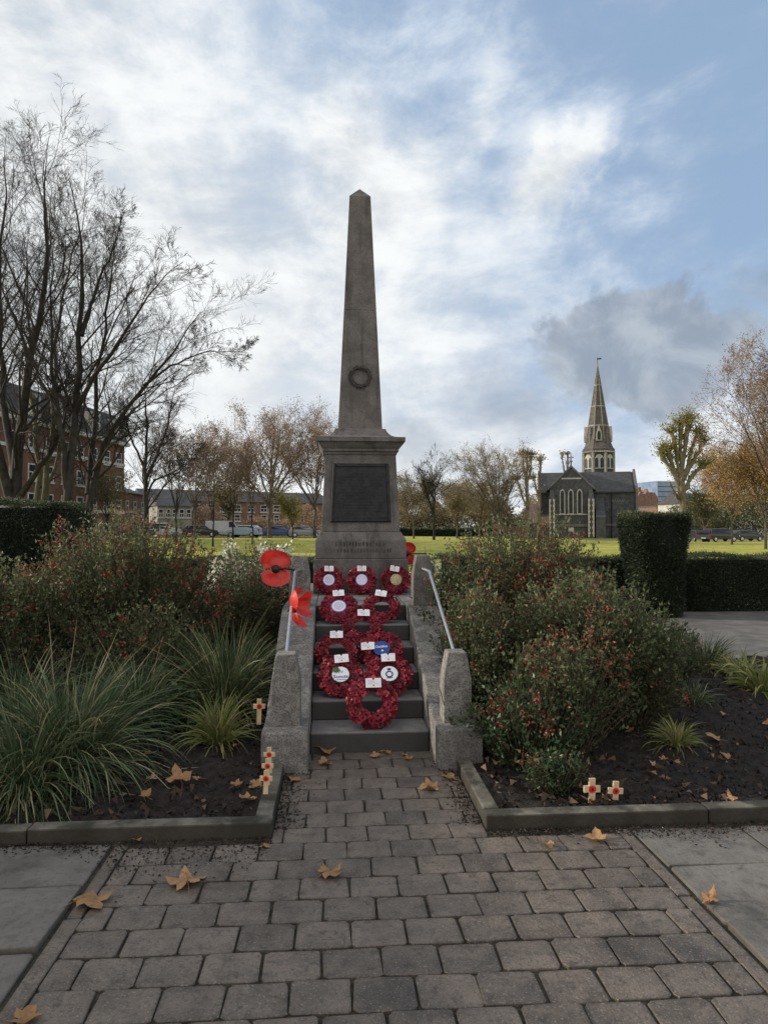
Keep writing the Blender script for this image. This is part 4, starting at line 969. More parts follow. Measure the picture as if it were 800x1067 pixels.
# pollarded trees: knobbly limbs with tufts of shoots
def pollard(label, px, Y, limbs, r0, seed, leafm, nleaf, tuftlen, spread):
    r = np.random.default_rng(seed); b = np.array(G_(px, Y))
    t = thing('pollarded_tree', label, 'tree', tuple(b), group='pollarded trees with knobbly limbs')
    paths = [(np.array([W_(*q, Y) for q in L])-b) for L in limbs]
    P = np.stack([resample(p_, 10) for p_ in paths]); P[0,0] = 0
    P[:,1:] += r.normal(0,.05,(len(P),9,3))
    R = np.stack([np.linspace(r0 if i == 0 else r0*.5, r0*.28, 10) for i in range(len(P))]); R += r.normal(0,.015,R.shape)*r0*4
    R[:,-2:] *= 1.6
    V, Q = tubes(P, np.maximum(R,.03), 8); obj('trunk', V, Q, bark_pollard, t, smooth=True)
    P1, R1 = spawn(P, R, 14, .3, 1.0, .7, .16, 5, r, wob=.15, up=.3, rmin=.015)
    ends = np.repeat(P[:,-1:],30,0)[:,0]
    a = r.normal(size=(len(ends),3)); a[:,2] = np.abs(a[:,2])+.3; d = unit(a)
    P2 = ends[:,None]+d[:,None]*np.linspace(0,1,5)[None,:,None]*tuftlen*r.uniform(.5,1.1,(len(ends),1,1))
    V1, Q1 = tubes(P1, R1, 3); V2, Q2 = tubes(P2, np.linspace(.03,.012,5)[None]*np.ones((len(P2),1)), 3)
    obj('crown', np.concatenate([V1,V2]), np.concatenate([Q1,Q2+len(V1)]), twig_far, t)
    tp = np.concatenate([P1[:,2:].reshape(-1,3), P2[:,1:].reshape(-1,3)]); k = r.integers(0,len(tp),nleaf)
    V, Q = leaf_quads(tp[k]+r.normal(0,spread,(nleaf,3)), r.normal(size=(nleaf,3))+[0,0,.3], .17*r.uniform(.6,1.3,nleaf)*Y/60, .10*Y/60, .3, r)
    obj('foliage', V, Q, leafm, t, var=np.clip(r.normal(.45,.25,nleaf),0,1))
pollard('big pollarded tree with tufts of yellow green shoots beside the topiary yew', 712, 56,
  [[(712,570),(711,530),(710,500),(712,470),(716,440)],[(711,520),(703,490),(694,470)],[(711,515),(722,492),(733,486)],[(711,505),(704,478),(701,452)],[(712,500),(719,470),(726,452)],[(711,500),(708,465),(710,443)],[(712,510),(698,488),(690,474)],[(712,496),(724,476),(732,462)]], .42, 301, f_yellowg, 5200, 1.25, .18)
pollard('pollarded tree with a tufted head left of the church', 548, 96, [[(549,560),(549,520),(549,500),(549,478)],[(549,530),(542,512),(539,500)],[(549,515),(546,490),(544,474)],[(549,505),(553,488),(553,474)]], .32, 302, f_tan, 1000, 1.1, .2)
pollard('slim pollarded tree standing against the church gable end', 561, 100, [[(561,562),(562,520),(562,490),(562,480)],[(561,520),(558,505),(555,498)]], .3, 303, f_tan, 500, 1.0, .18)
pollard('pair of bare pollard limbs showing above the church roof', 589, 190, [[(590,560),(590,500),(592,482),(591,474)],[(590,500),(586,484),(585,474)]], .5, 304, f_tan, 150, 1.2, .2)

# ------------------------------------------------------------------ church
def lancet(w, z0, z1, n=6):      # pointed arch outline, centred on x=0
    hw = w/2; zs = z1-w*.9; pts_ = [(-hw,z0),(hw,z0)]
    for i in range(n+1):
        a = i/n; pts_.append((hw*(1-a**1.6), zs+(z1-zs)*math.sin(a*PI/2)))
    for i in range(n-1,-1,-1):
        a = i/n; pts_.append((-hw*(1-a**1.6), zs+(z1-zs)*math.sin(a*PI/2)))
    return pts_
DC = 113.; s_ = DC/F
cp_ = on(595, 561.7, 0.0); dd = Vector((cp_.x, cp_.y)).normalized(); cpos = (dd.x*DC*1.06, dd.y*DC*1.06, 0)
ch = thing('church', 'dark flint Gothic church with pale stone dressings and a tall spire', 'church', cpos, -math.atan2(cpos[0], cpos[1])*.9)
S = DC*1.06/F*.985
def cx_(px): return (px-595)*S
def cz_(py): return max(0, (562.-py)*S)
def arch_window(px, pz0, pz1, wpx, y, parent, surround=True, nm='window'):
    w = wpx*S; o = lancet(w*1.55, cz_(pz0)-w*.25, cz_(pz1)+w*.35); i = lancet(w, cz_(pz0), cz_(pz1))
    m_ = MB(); m_.prism_y([(x+cx_(px), z) for x, z in o], y-.10, y+.05); fo = m_.build(nm, dress, parent)
    m_ = MB(); m_.prism_y([(x+cx_(px), z) for x, z in i], y-.13, y-.09); m_.build('pane', glass_dark, fo)
    return fo
# chancel
m_ = MB(); xl, xr = cx_(574), cx_(616); ze, za = cz_(509), cz_(489)
m_.prism_y([(xl,0),(xr,0),(xr,ze),(cx_(595),za),(xl,ze)], 0, 9); m_.build('chancel_wall', flint, ch)
m_ = MB()
for sgn in (-1,1):
    x1 = cx_(595)+sgn*(xr-cx_(595)+.55); V = [(cx_(595),.25,za+.32),(x1,.25,ze-.35),(x1,12,ze-.35),(cx_(595),12,za+.32)]
    V2 = [(x,y,z-.28) for x,y,z in V]; m_.rings([V2,V])
m_.build('chancel_roof', slate, ch)
m_ = MB()
for sgn in (-1,1):
    x1 = cx_(595)+sgn*(xr-cx_(595)+.35)
    m_.rings([[(cx_(595),-.15,za+.05),(x1,-.15,ze-.5),(x1,.3,ze-.5),(cx_(595),.3,za+.05)],[(cx_(595),-.15,za+.42),(x1,-.15,ze-.13),(x1,.3,ze-.13),(cx_(595),.3,za+.42)]])
m_.build('gable_coping', granite_dark, ch)
m_ = MB(); m_.tube([(cx_(595),.05,za+.3),(cx_(595),.05,za+2.3)], [.16,.07], 6); m_.box(cx_(595)-.45,cx_(595)+.45,-.03,.13,za+1.6,za+1.75); m_.lathe([(.25,za+.9),(.3,za+1.05),(.1,za+1.2)],8,cx_(595),.05); m_.build('gable_cross', granite_dark, ch)
m_ = MB(); m_.box(cx_(585.5),cx_(605),-.06,.02,cz_(501),cz_(499.6)); m_.build('string_course', dress, ch)
for px in (586.3, 594.6, 603.3): arch_window(px, 536, 512.5, 3.5, 0, ch)
m_ = MB(); m_.box(cx_(579),cx_(611),-.18,.02,cz_(537.6),cz_(536.6)); m_.build('string_course', dress, ch)
m_ = MB(); m_.box(cx_(579),cx_(611),-.22,.02,cz_(549.6),cz_(547)); m_.build('string_course', dress_d if False else granite_dark, ch)
m_ = MB(); m_.box(cx_(592),cx_(597.5),-.25,.02,cz_(554.5),cz_(550.5)); m_.build('wall_tablet', dress, ch)
for a, b in ((573.2,578.6),(611.5,617.2)):
    m_ = MB(); m_.box(cx_(a),cx_(b),-.7,.02,0,cz_(522)); m_.rings([[(cx_(a),-.7,cz_(522)),(cx_(b),-.7,cz_(522)),(cx_(b),.02,cz_(522)),(cx_(a),.02,cz_(522))],[(cx_(a)+.15,-.1,cz_(512)),(cx_(b)-.15,-.1,cz_(512)),(cx_(b)-.15,.02,cz_(512)),(cx_(a)+.15,.02,cz_(512))]])
    bo = m_.build('buttress', flint, ch)
    m_ = MB(); k = 0; z = .3
    while z < cz_(522):
        hq = .42; w = (cx_(b)-cx_(a)); q = .34 if k % 2 else .22
        m_.box(cx_(a)-.03,cx_(a)+w*q,-.74,-.69,z,z+hq); m_.box(cx_(b)-w*q,cx_(b)+.03,-.74,-.69,z,z+hq); z += hq+.03; k += 1
    m_.build('quoins', dress, bo)
# transepts and nave (ridge across)
m_ = MB(); m_.prism_x([(3,0),(10,0),(10,cz_(512)),(6.5,cz_(491.5)),(3,cz_(512))][::-1], cx_(563), cx_(660)); m_.build('transept_wall', flint, ch)
m_ = MB()
for y0, y1 in ((2.6,6.5),(10.4,6.5)):
    V = [(cx_(563.5),y0,cz_(513)),(cx_(657.5),y0,cz_(513)),(cx_(657.5),y1,cz_(491)),(cx_(563.5),y1,cz_(491))]; m_.rings([[(x,y,z-.2) for x,y,z in V],V])
m_.build('transept_roof', slate, ch)
for px in (562.6, 660.5):
    m_ = MB(); m_.prism_x([(2.4,0),(10.6,0),(10.6,cz_(511)),(6.5,cz_(488.5)),(2.4,cz_(511))][::-1], cx_(px-1.2), cx_(px+1.2)); m_.build('gable_end', granite_dark, ch)
m_ = MB()
for k in range(5): 
    xa = cx_(636+k*2.4); m_.add([(xa,2.9,cz_(524)),(xa+1.1*S,2.9,cz_(521.4)),(xa+2.2*S,2.9,cz_(524)),(xa+2.2*S,2.9,cz_(525)),(xa+1.1*S,2.9,cz_(522.6)),(xa,2.9,cz_(525))],[(0,5,4,1),(1,4,3,2)])
m_.build('zigzag_band', granite, ch)
m_ = MB(); m_.box(cx_(620),cx_(656),2.8,2.98,cz_(548.5),cz_(546.5)); m_.build('string_course', granite_dark, ch)
m_ = MB(); m_.tube([(cx_(636),2.85,0),(cx_(636),2.85,cz_(513))], .09, 6); m_.build('drainpipe', black_m, ch)
m_ = MB(); m_.prism_x([(-1.,0),(2.95,0),(2.95,cz_(519)),(-1.,cz_(540))][::-1], cx_(619), cx_(628)); m_.build('vestry', flint, ch)
# low annexe on the left
m_ = MB(); m_.box(cx_(552),cx_(573),1.5,8,0,cz_(545)); m_.build('annexe_wall', flint, ch)
m_ = MB(); V = [(cx_(551),1.0,cz_(545.5)),(cx_(573),1.0,cz_(545.5)),(cx_(573),5.5,cz_(525)),(cx_(551),5.5,cz_(525))]; m_.rings([[(x,y,z-.25) for x,y,z in V],V]); m_.build('annexe_roof', tile_m, ch)
# tower and spire (octagonal)
tw = 20.; k_ = (DC*1.06+tw)/(DC*1.06); TS = S*k_
tx_ = (625.5-595)*TS*.995
def tz(py): return max(0,(CAMH/TS)+551-py)*TS if py < 551 else 0
def oct_(hw): return hw/math.cos(PI/8)
m_ = MB(); m_.lathe([(oct_(14.2*TS),0),(oct_(14.2*TS),tz(474))],8,tx_,tw,PI/8); m_.build('tower', flint, ch)
tow = MB()
for k in range(8):
    a = PI/8+k*PI/4; rr = oct_(14.2*TS); tow.tube([(tx_+rr*math.cos(a),tw+rr*math.sin(a),8),(tx_+rr*math.cos(a),tw+rr*math.sin(a),tz(475))],.34,6)
tow.build('tower_shafts', rib_m, ch)
for k in range(8):
    a = -PI/2+k*PI/4
    if k in (3,4,5): continue
    rr = 14.2*TS+.03
    o = lancet(11*TS, tz(491), tz(476.5)); m_ = MB()
    def tp(x, z, d): return (tx_+(rr+d)*math.cos(a)-x*math.sin(a), tw+(rr+d)*math.sin(a)+x*math.cos(a), z)
    m_.rings([[tp(x,z,-.05) for x,z in o],[tp(x,z,.12) for x,z in o]]); fo = m_.build('belfry_window', dress, ch)
    for dx in (-2.6,2.6):
        i = lancet(3.2*TS, tz(490), tz(480)); m_ = MB(); m_.rings([[tp(x+dx*TS,z,.1) for x,z in i],[tp(x+dx*TS,z,.16) for x,z in i]]); m_.build('louvre', glass_dark, fo)
m_ = MB(); m_.lathe([(oct_(14.6*TS),tz(474)),(oct_(15.5*TS),tz(472.6)),(oct_(15.5*TS),tz(471)),(oct_(14.1*TS),tz(469.5)),(oct_(12.4*TS),tz(465)),(oct_(11.8*TS),tz(460))],8,tx_,tw,PI/8); m_.build('tower_cornice', spire_m, ch)
m_ = MB()
for k in range(8):
    a0 = PI/8+k*PI/4; a1 = a0+PI/4; R0 = oct_(15.0*TS)
    for q in range(6):
        f = (q+.3)/6; x = R0*(math.cos(a0)*(1-f)+math.cos(a1)*f); y = R0*(math.sin(a0)*(1-f)+math.sin(a1)*f); m_.box(tx_+x-.16,tx_+x+.16,tw+y-.16,tw+y+.16,tz(474.6),tz(473))
m_.build('corbel_table', dress, ch)
def sr(py): return 11.8*TS*(py-383)/(462-383)
m_ = MB(); m_.lathe([(oct_(sr(462)),tz(462)),(oct_(sr(383.3)),tz(383.3))],8,tx_,tw,PI/8); sp_ = m_.build('spire', spire_m, ch)
m_ = MB()
for k in range(8):
    a = PI/8+k*PI/4; m_.tube([(tx_+oct_(sr(461))*math.cos(a),tw+oct_(sr(461))*math.sin(a),tz(461)),(tx_,tw,tz(383))],[.12,.05],5)
for py in (405,427,447):
    m_.lathe([(oct_(sr(py+.6))+.05,tz(py+.8)),(oct_(sr(py-.6))+.06,tz(py-.8))],8,tx_,tw,PI/8)
m_.build('spire_ribs', rib_m, sp_)
for k in range(8):
    a = -PI/2+k*PI/4
    if k % 2 == 0:
        if k == 4: continue
        rr = sr(456); 
        def lp(x, z, d): return (tx_+(rr+d)*math.cos(a)-x*math.sin(a), tw+(rr+d)*math.sin(a)+x*math.cos(a), z)
        o = [(-2.8*TS,tz(463)),(2.8*TS,tz(463)),(2.8*TS,tz(456)),(0,tz(447)),(-2.8*TS,tz(456))]
        m_ = MB(); m_.rings([[lp(x,z,-1.) for x,z in o],[lp(x,z,.5) for x,z in o]]); lo_ = m_.build('lucarne', dress, ch)
        i = lancet(3.*TS, tz(462), tz(453)); m_ = MB(); m_.rings([[lp(x,z,.48) for x,z in i],[lp(x,z,.54) for x,z in i]]); m_.build('opening', glass_dark, lo_)
    else:
        rr = 11.0*TS; c = (tx_+rr*math.cos(a), tw+rr*math.sin(a)); m_ = MB(); m_.lathe([(.36,tz(466)),(.3,tz(456)),(.36,tz(455.6)),(.03,tz(447))],6,*c); m_.build('pinnacle', granite_mon, ch)
m_ = MB(); m_.tube([(tx_,tw,tz(384)),(tx_,tw,tz(377))],.05,5); m_.box(tx_-.1,tx_+.7,tw-.03,tw+.03,tz(378.5),tz(377.2)); m_.build('weathervane', black_m, ch)

# ------------------------------------------------------------------ other buildings
def wall_frame(p0, p1):
    d = Vector((p1[0]-p0[0], p1[1]-p0[1])); return math.atan2(d.y, d.x), d.length
def win(parent, x, z, w, h, y=0, frame=paintw, nm='window', arched=False):
    fw = .1; m_ = MB()
    m_.box(x-w/2,x+w/2,y-.06,y+.05,z,z+fw); m_.box(x-w/2,x+w/2,y-.06,y+.05,z+h-fw,z+h)
    m_.box(x-w/2,x-w/2+fw,y-.06,y+.05,z+fw,z+h-fw); m_.box(x+w/2-fw,x+w/2,y-.06,y+.05,z+fw,z+h-fw); m_.box(x-w/2+fw,x+w/2-fw,y-.05,y+.04,z+h*.5-.05,z+h*.5+.05)
    m_.box(x-.035,x+.035,y-.045,y+.03,z+fw,z+h*.5-.05); m_.box(x-w/2-.1,x+w/2+.1,y-.14,y+.03,z-.14,z-.003)
    o = m_.build(nm, frame, parent)
    m_ = MB(); m_.box(x-w/2+fw*.5,x+w/2-fw*.5,y-.02,y-.005,z+fw*.5,z+h-fw*.5); m_.build('pane', glass_dark, o)
A = G_(-70, 50); B = G_(129, 76); an, LB = wall_frame(A, B)
bk = thing('brick_mansion_block', 'red brick mansion block with white windows and slate mansard behind the bare trees', 'building', A, an)
HT = at(129, 462, 76).z-A[2]
m_ = MB(); m_.box(0,LB,0,12,-.3,HT); m_.build('wall', brick_m, bk)
m_ = MB(); m_.prism_x([(-.35,HT+.004),(12.3,HT+.004),(10,HT+3.0),(1.2,HT+3.0)][::-1], -.3, LB+.3); rf = m_.build('roof', slate, bk)
m_ = MB(); m_.box(-.3,LB+.3,-.5,-.004,HT-.35,HT); m_.build('cornice', stucco_m, bk)
for zb_ in (HT*.28, HT*.76):
    m_ = MB(); m_.box(0,LB,-.12,-.004,zb_,zb_+.28); m_.build('string_course', stucco_m, bk)
nb = 11
for b_ in range(nb):
    for f_ in range(4): win(bk, LB*(b_+.5)/nb, HT*(.05+.235*f_), 1.15, HT*.135, 0)
    xd = LB*(b_+.5)/nb
    if b_ % 2 == 0:
        m_ = MB(); m_.box(xd-.8,xd+.8,-.2,2.5,HT+.35,HT+2.3); dm = m_.build('dormer', stucco_m, bk); win(bk, xd, HT+.6, 1.0, 1.4, -.22, nm='dormer_window')
for xc in (LB*.2, LB*.52, LB*.86):
    m_ = MB(); m_.box(xc-1,xc+1,5,6.2,HT+2.5,HT+4.6); co_ = m_.build('chimney', brick_m, bk)
    m_ = MB(); [m_.lathe([(.16,HT+4.6),(.13,HT+5.2)],8,xc-.7+q*.47,5.6) for q in range(4)]; m_.build('chimney_pots', tile_m, co_)
# lower wing
A2 = G_(128, 84); B2 = G_(152, 92); an2, L2 = wall_frame(A2, B2)
wg = thing('brick_house', 'low brown brick house with a dark roof next to the mansion block', 'building', A2, an2)
H2 = at(128, 513, 84).z-A2[2]
m_ = MB(); m_.box(0,L2,0,8,-.3,H2); m_.build('wall', brick2_m, wg)
m_ = MB(); m_.prism_x([(-.4,H2+.003),(8.4,H2+.003),(4,H2+1.4)][::-1], -.2, L2+.2); m_.build('roof', slate, wg)
for b_ in range(3):
    for f_ in range(2): win(wg, L2*(b_+.5)/3, H2*(.12+.45*f_), .95, H2*.26)
# pale terrace with an arcade of top windows
A3 = G_(150, 108); B3 = G_(345, 122); an3, L3 = wall_frame(A3, B3)
tr_ = thing('pale_terrace', 'long pale terrace behind the brown plane trees', 'building', A3, an3)
H3 = at(150, 521, 108).z-A3[2]
m_ = MB(); m_.box(0,L3,0,9,-.3,H3); m_.build('wall', brick2_m, tr_)
m_ = MB(); m_.box(0,L3,-.15,-.004,-.3,H3*.36); m_.build('ground_storey', cream_m, tr_)
m_ = MB(); m_.prism_x([(-.4,H3+.003),(9.4,H3+.003),(5,H3+2)][::-1], -.2, L3+.2); m_.build('roof', slate, tr_)
nb = 14
for b_ in range(nb):
    win(tr_, L3*(b_+.5)/nb, H3*.70, 1.2, H3*.22); win(tr_, L3*(b_+.5)/nb, H3*.42, 1.0, H3*.2); win(tr_, L3*(b_+.5)/nb, H3*.06, 1.2, H3*.24, -.15)
# arched market hall like pale range
A4 = G_(164, 98); B4 = G_(200, 100); an4, L4 = wall_frame(A4, B4)
ah = thing('low_pale_building', 'low grey building with a row of white upper windows behind the parked cars', 'building', A4, an4)
H4 = at(164, 527, 98).z-A4[2]
m_ = MB(); m_.box(0,L4,0,6,-.3,H4); m_.build('wall', cream_m, ah)
m_ = MB(); m_.prism_x([(-.3,H4+.003),(6.3,H4+.003),(3,H4+1.3)][::-1], -.2, L4+.2); m_.build('roof', slate, ah)
for b_ in range(5): win(ah, L4*(b_+.5)/5, H4*.62, .7, H4*.28)
# buildings seen between the church and the pollard
A5 = G_(664, 210); B5 = G_(686, 212); an5, L5 = wall_frame(A5, B5)
hb = thing('gabled_house_row', 'white fronted houses with red brick gables right of the church', 'building', A5, an5)
H5 = at(664, 529, 210).z
m_ = MB(); m_.box(0,L5,0,10,-.3,H5); m_.build('wall', stucco_m, hb)
for q in range(3):
    xa, xb = L5*q/3, L5*(q+1)/3-.05; h = H5+(2.0 if q == 1 else 1.4)
    m_ = MB(); m_.prism_y([(xa,H5+.004),(xb,H5+.004),(xb,h+1.6),((xa+xb)/2,h+3.6),(xa,h+1.6)], .1, 8); m_.build('gable', hidebrick, hb)
    m_ = MB(); m_.box(xa+.3,xa+1.2,3,4,h+1,h+4.6); m_.build('chimney', hidebrick, hb)
    for z in (.15,.42,.7): win(hb, (xa+xb)/2, H5*z, 1.4, H5*.17)
A6 = G_(685, 330); B6 = G_(705, 332); an6, L6 = wall_frame(A6, B6)
ob = thing('office_tower', 'blue glass office block half hidden by the pollarded tree', 'building', A6, an6)
H6 = at(684, 501, 330).z
m_ = MB(); m_.box(0,L6,0,20,-.3,H6); m_.build('curtain_wall', bluegl, ob)
for q in range(10):
    m_ = MB(); m_.box(-.02,L6+.02,-.15,-.004,H6*(q+1)/10-.35,H6*(q+1)/10-.02); m_.build('floor_band', paintw if q == 9 else navy_m, ob)
A7 = G_(684, 200); B7 = G_(700, 201); an7, L7 = wall_frame(A7, B7)
lb_ = thing('tan_flats', 'tan brick flats below the blue office block', 'building', A7, an7)
H7 = at(684, 528, 200).z
m_ = MB(); m_.box(0,L7,0,8,-.3,H7); m_.build('wall', brick2_m, lb_); m_ = MB(); m_.box(-.2,L7+.2,-.2,8.2,H7+.003,H7+.35); m_.build('roof', slate, lb_)
for q in range(3):
    for z in (.2,.5,.78): win(lb_, L7*(q+.5)/3, H7*z, 1., H7*.14)
A8 = G_(716, 128); B8 = G_(900, 140); an8, L8 = wall_frame(A8, B8)
rt_ = thing('white_house_row', 'row of white houses behind the orange trees', 'building', A8, an8)
m_ = MB(); m_.box(0,L8,0,8,-.3,6.4); m_.build('wall', stucco_m, rt_); m_ = MB(); m_.prism_x([(-.4,6.404),(8.4,6.404),(4,8.6)][::-1], -.2, L8+.2); m_.build('roof', slate, rt_)
for q in range(10):
    for z in (.8,3.8): win(rt_, L8*(q+.5)/10, z, 1.2, 1.6)
# boundary hedge and brick wall across the far lawn
hedge('boundary_hedge', 'dark hedge along the far edge of the lawn right of the obelisk', gx(405,125), gx(552,125), 124, 126, 1.5, 6000, 67, lsz=.35, parent_z=.1)
bw = thing('brick_boundary_wall', 'low red brick wall left of the church annexe', 'wall', (gx(525,112),112,0))
m_ = MB(); m_.box(0,gx(549,112)-gx(525,112),0,.3,-.1,1.9); m_.build('wall', brick_m, bw); m_ = MB(); m_.box(-.1,gx(549,112)-gx(525,112)+.1,-.06,.36,1.903,2.0); m_.build('coping', granite, bw)
# background tree masses
def treeline(label, px0, px1, Y, top, m, seed, n=16000, lsz=.5):
    r = np.random.default_rng(seed); x0, x1 = gx(px0,Y), gx(px1,Y); x = r.uniform(x0,x1,n); H = at((px0+px1)/2, top, Y).z
    z = H*(.25+.75*(.55+.25*np.sin(x*.35+seed)+.2*np.sin(x*.9+2*seed)))*r.random(n)**.7
    P = np.stack([x, Y+r.uniform(-4,4,n), z],1); V, Q = leaf_quads(P, r.normal(size=(n,3)), lsz*r.uniform(.5,1.3,n), lsz*.5, .3, r)
    o = obj('distant_wood', V, Q, m, var=np.clip(r.normal(.4,.25,n),0,1)); setp(o, kind='stuff'); o['label'] = label; o['category'] = 'trees'
treeline('distant mass of tan trees right of the obelisk', 400, 560, 135, 503, f_tan, 5, 26000)
treeline('distant mass of brown trees left of the obelisk', 195, 345, 104, 525, f_brown, 9, 8000, .4)
treeline('distant mass of autumn trees at the right edge', 705, 860, 120, 505, f_olive, 13, 12000, .45)

# road and parked cars
def ground_strip(name, x0, x1, y0, y1, m, dz):
    gx_ = np.linspace(x0,x1,60); gy_ = np.linspace(y0,y1,8); X, Y = np.meshgrid(gx_,gy_); Z = rise(X,Y)+dz; i = np.arange(480).reshape(8,60)
    setp(obj(name, np.stack([X,Y,Z],-1).reshape(-1,3), np.stack([i[:-1,:-1],i[:-1,1:],i[1:,1:],i[1:,:-1]],-1).reshape(-1,4), m), kind='structure')
ground_strip('road', -60, 4, 86, 94, road_m, .03)
ground_strip('road', 36, 90, 96, 103, road_m, .03)
def car(label, px, Y, rz, colr, kind='hatch', flip=1):
    x, y, z = G_(px, Y); t = thing('parked_car', label, 'car', (x,y,z+.05), rz, group='cars parked beyond the lawn')
    L, Wd = (4.3,1.76) if kind != 'van' else (4.9,1.95)
    if kind == 'van': top = [(-L/2+.05,.95),(-L/2+.1,1.95),(L/2-1.5,2.0),(L/2-.85,1.2),(L/2-.1,1.0)]
    elif kind == 'suv': top = [(-L/2+.05,.95),(-L/2+.3,1.66),(.5,1.7),(1.15,1.08),(L/2-.15,.95)]
    else: top = [(-L/2+.05,.90),(-L/2+.6,1.42),(.35,1.46),(1.05,.98),(L/2-.2,.82)]
    prof_ = [(-L/2,.32),(-L/2+.03,.8)]+top+[(L/2,.62),(L/2-.02,.30)]
    pm = paint('car_paint_'+label.split()[0], colr)
    m_ = MB(); rings = []
    for yy, sc, dz in ((-Wd/2,.93,0),(-Wd/2+.12,1,0),(Wd/2-.12,1,0),(Wd/2,.93,0)):
        rings.append([(px_*(.985 if sc < 1 else 1), yy*(1-.16*max(0,(pz-.95))/1.0 if True else 1), .30+(pz-.30)*(.98 if sc < 1 else 1)) for px_, pz in prof_])
    m_.rings(rings); m_.build('body', pm, t, bevel=.04)
    roof = [p for p in top if p[1] > 1.3]; xa, xb = roof[0][0], roof[-1][0]; zr = roof[-1][1]
    for sgn in (-1,1):
        yy = sgn*(Wd/2*(1-.16*.25)+.012); y2 = sgn*(Wd/2*(1-.16*max(0,zr-.95)*.9)+.012)
        m_ = MB(); q = [(xa-.1,yy,1.0),(xb+.42,yy,1.0),(xb+.02,y2,zr-.1),(xa+.15,y2,zr-.1)] if kind != 'van' else [(xb-.5,yy,1.2),(xb+.35,yy,1.2),(xb,y2,zr-.12),(xb-.5,y2,zr-.12)]
        m_.add(q if sgn < 0 else q[::-1], [(0,1,2,3)]); m_.build('side_window', glass_dark, t)
    k = [i for i, p in enumerate(top) if p[1] > 1.3][-1]; (wx0,wz0),(wx1,wz1) = top[k], top[k+1]
    m_ = MB(); hwb, hwt = Wd/2*.86, Wd/2*.78; d = .02
    m_.add([(wx1-.06+d,-hwb,wz1+.05+d),(wx1-.06+d,hwb,wz1+.05+d),(wx0+.05+d,hwt,wz0-.06+d),(wx0+.05+d,-hwt,wz0-.06+d)],[(0,1,2,3)]); m_.build('windscreen', glass_dark, t)
    (wx0,wz0),(wx1,wz1) = top[0], top[1]
    m_ = MB(); m_.add([(wx0-.02,hwb,wz0+.12),(wx0-.02,-hwb,wz0+.12),(wx1-.06,-hwt,wz1-.1),(wx1-.06,hwt,wz1-.1)],[(0,1,2,3)]); m_.build('rear_window', glass_dark, t)
    for sx in (-L*.31, L*.31):
        for sy in (-1,1):
            m_ = MB(); n_ = 18
            m_.rings([[(sx+r_*math.cos(2*PI*i/n_), sy*(Wd/2+o_), .32+r_*math.sin(2*PI*i/n_)) for i in range(n_)] for r_, o_ in ((.31,-.2),(.32,-.16),(.32,-.01),(.29,.012))]); wo = m_.build('wheel', rubber, t)
            m_ = MB(); m_.rings([[(sx+r_*math.cos(2*PI*i/12), sy*(Wd/2+o_), .32+r_*math.sin(2*PI*i/12)) for i in range(12)] for r_, o_ in ((.2,.01),(.19,.02),(.05,.026))]); m_.build('rim', chrome, wo)
    for sy in (-1,1):
        m_ = MB(); m_.box(L/2-.12,L/2+.012,sy*Wd*.36-.2,sy*Wd*.36+.2,.62,.78); m_.build('headlight', lampw, t)
        m_ = MB(); m_.box(-L/2-.012,-L/2+.1,sy*Wd*.40-.12,sy*Wd*.40+.12,.72,.95); m_.build('tail_light', lampr, t)
    for sx, nm in ((L/2+.004,'front_number_plate'),(-L/2-.016,'rear_number_plate')):
        m_ = MB(); m_.box(sx-.01,sx+.012,-.26,.26,.42,.53); m_.build('number_plate', white_card, t)
car('silver car half hidden behind the bare trees at the left', 78, 70, .5, (.40,.41,.42))
car('dark blue car beyond the single trunk bare tree', 141, 82, .35, (.02,.03,.06))
car('white roofed people carrier right of the single trunk bare tree', 170, 84, .25, (.42,.43,.44), 'suv')
car('black hatchback in front of the pale terrace', 209, 86, .2, (.012,.012,.014))
car('white van in front of the pale terrace', 235, 88, .1, (.45,.46,.47), 'van')
car('pale blue car left of the brown plane trunk', 254, 86, 2.9, (.30,.38,.48))
car('blue car just right of the brown plane trunk', 291, 89, .1, (.05,.09,.20))
car('grey car in front of the terrace close to the obelisk', 318, 89, .1, (.22,.23,.25))
car('dark car right of the topiary yew', 728, 86, 1.3, (.02,.022,.03))
car('black estate car under the orange trees', 750, 86, .15, (.010,.010,.012), 'suv')
car('dark grey car at the right under the orange trees', 777, 88, .15, (.018,.018,.022))

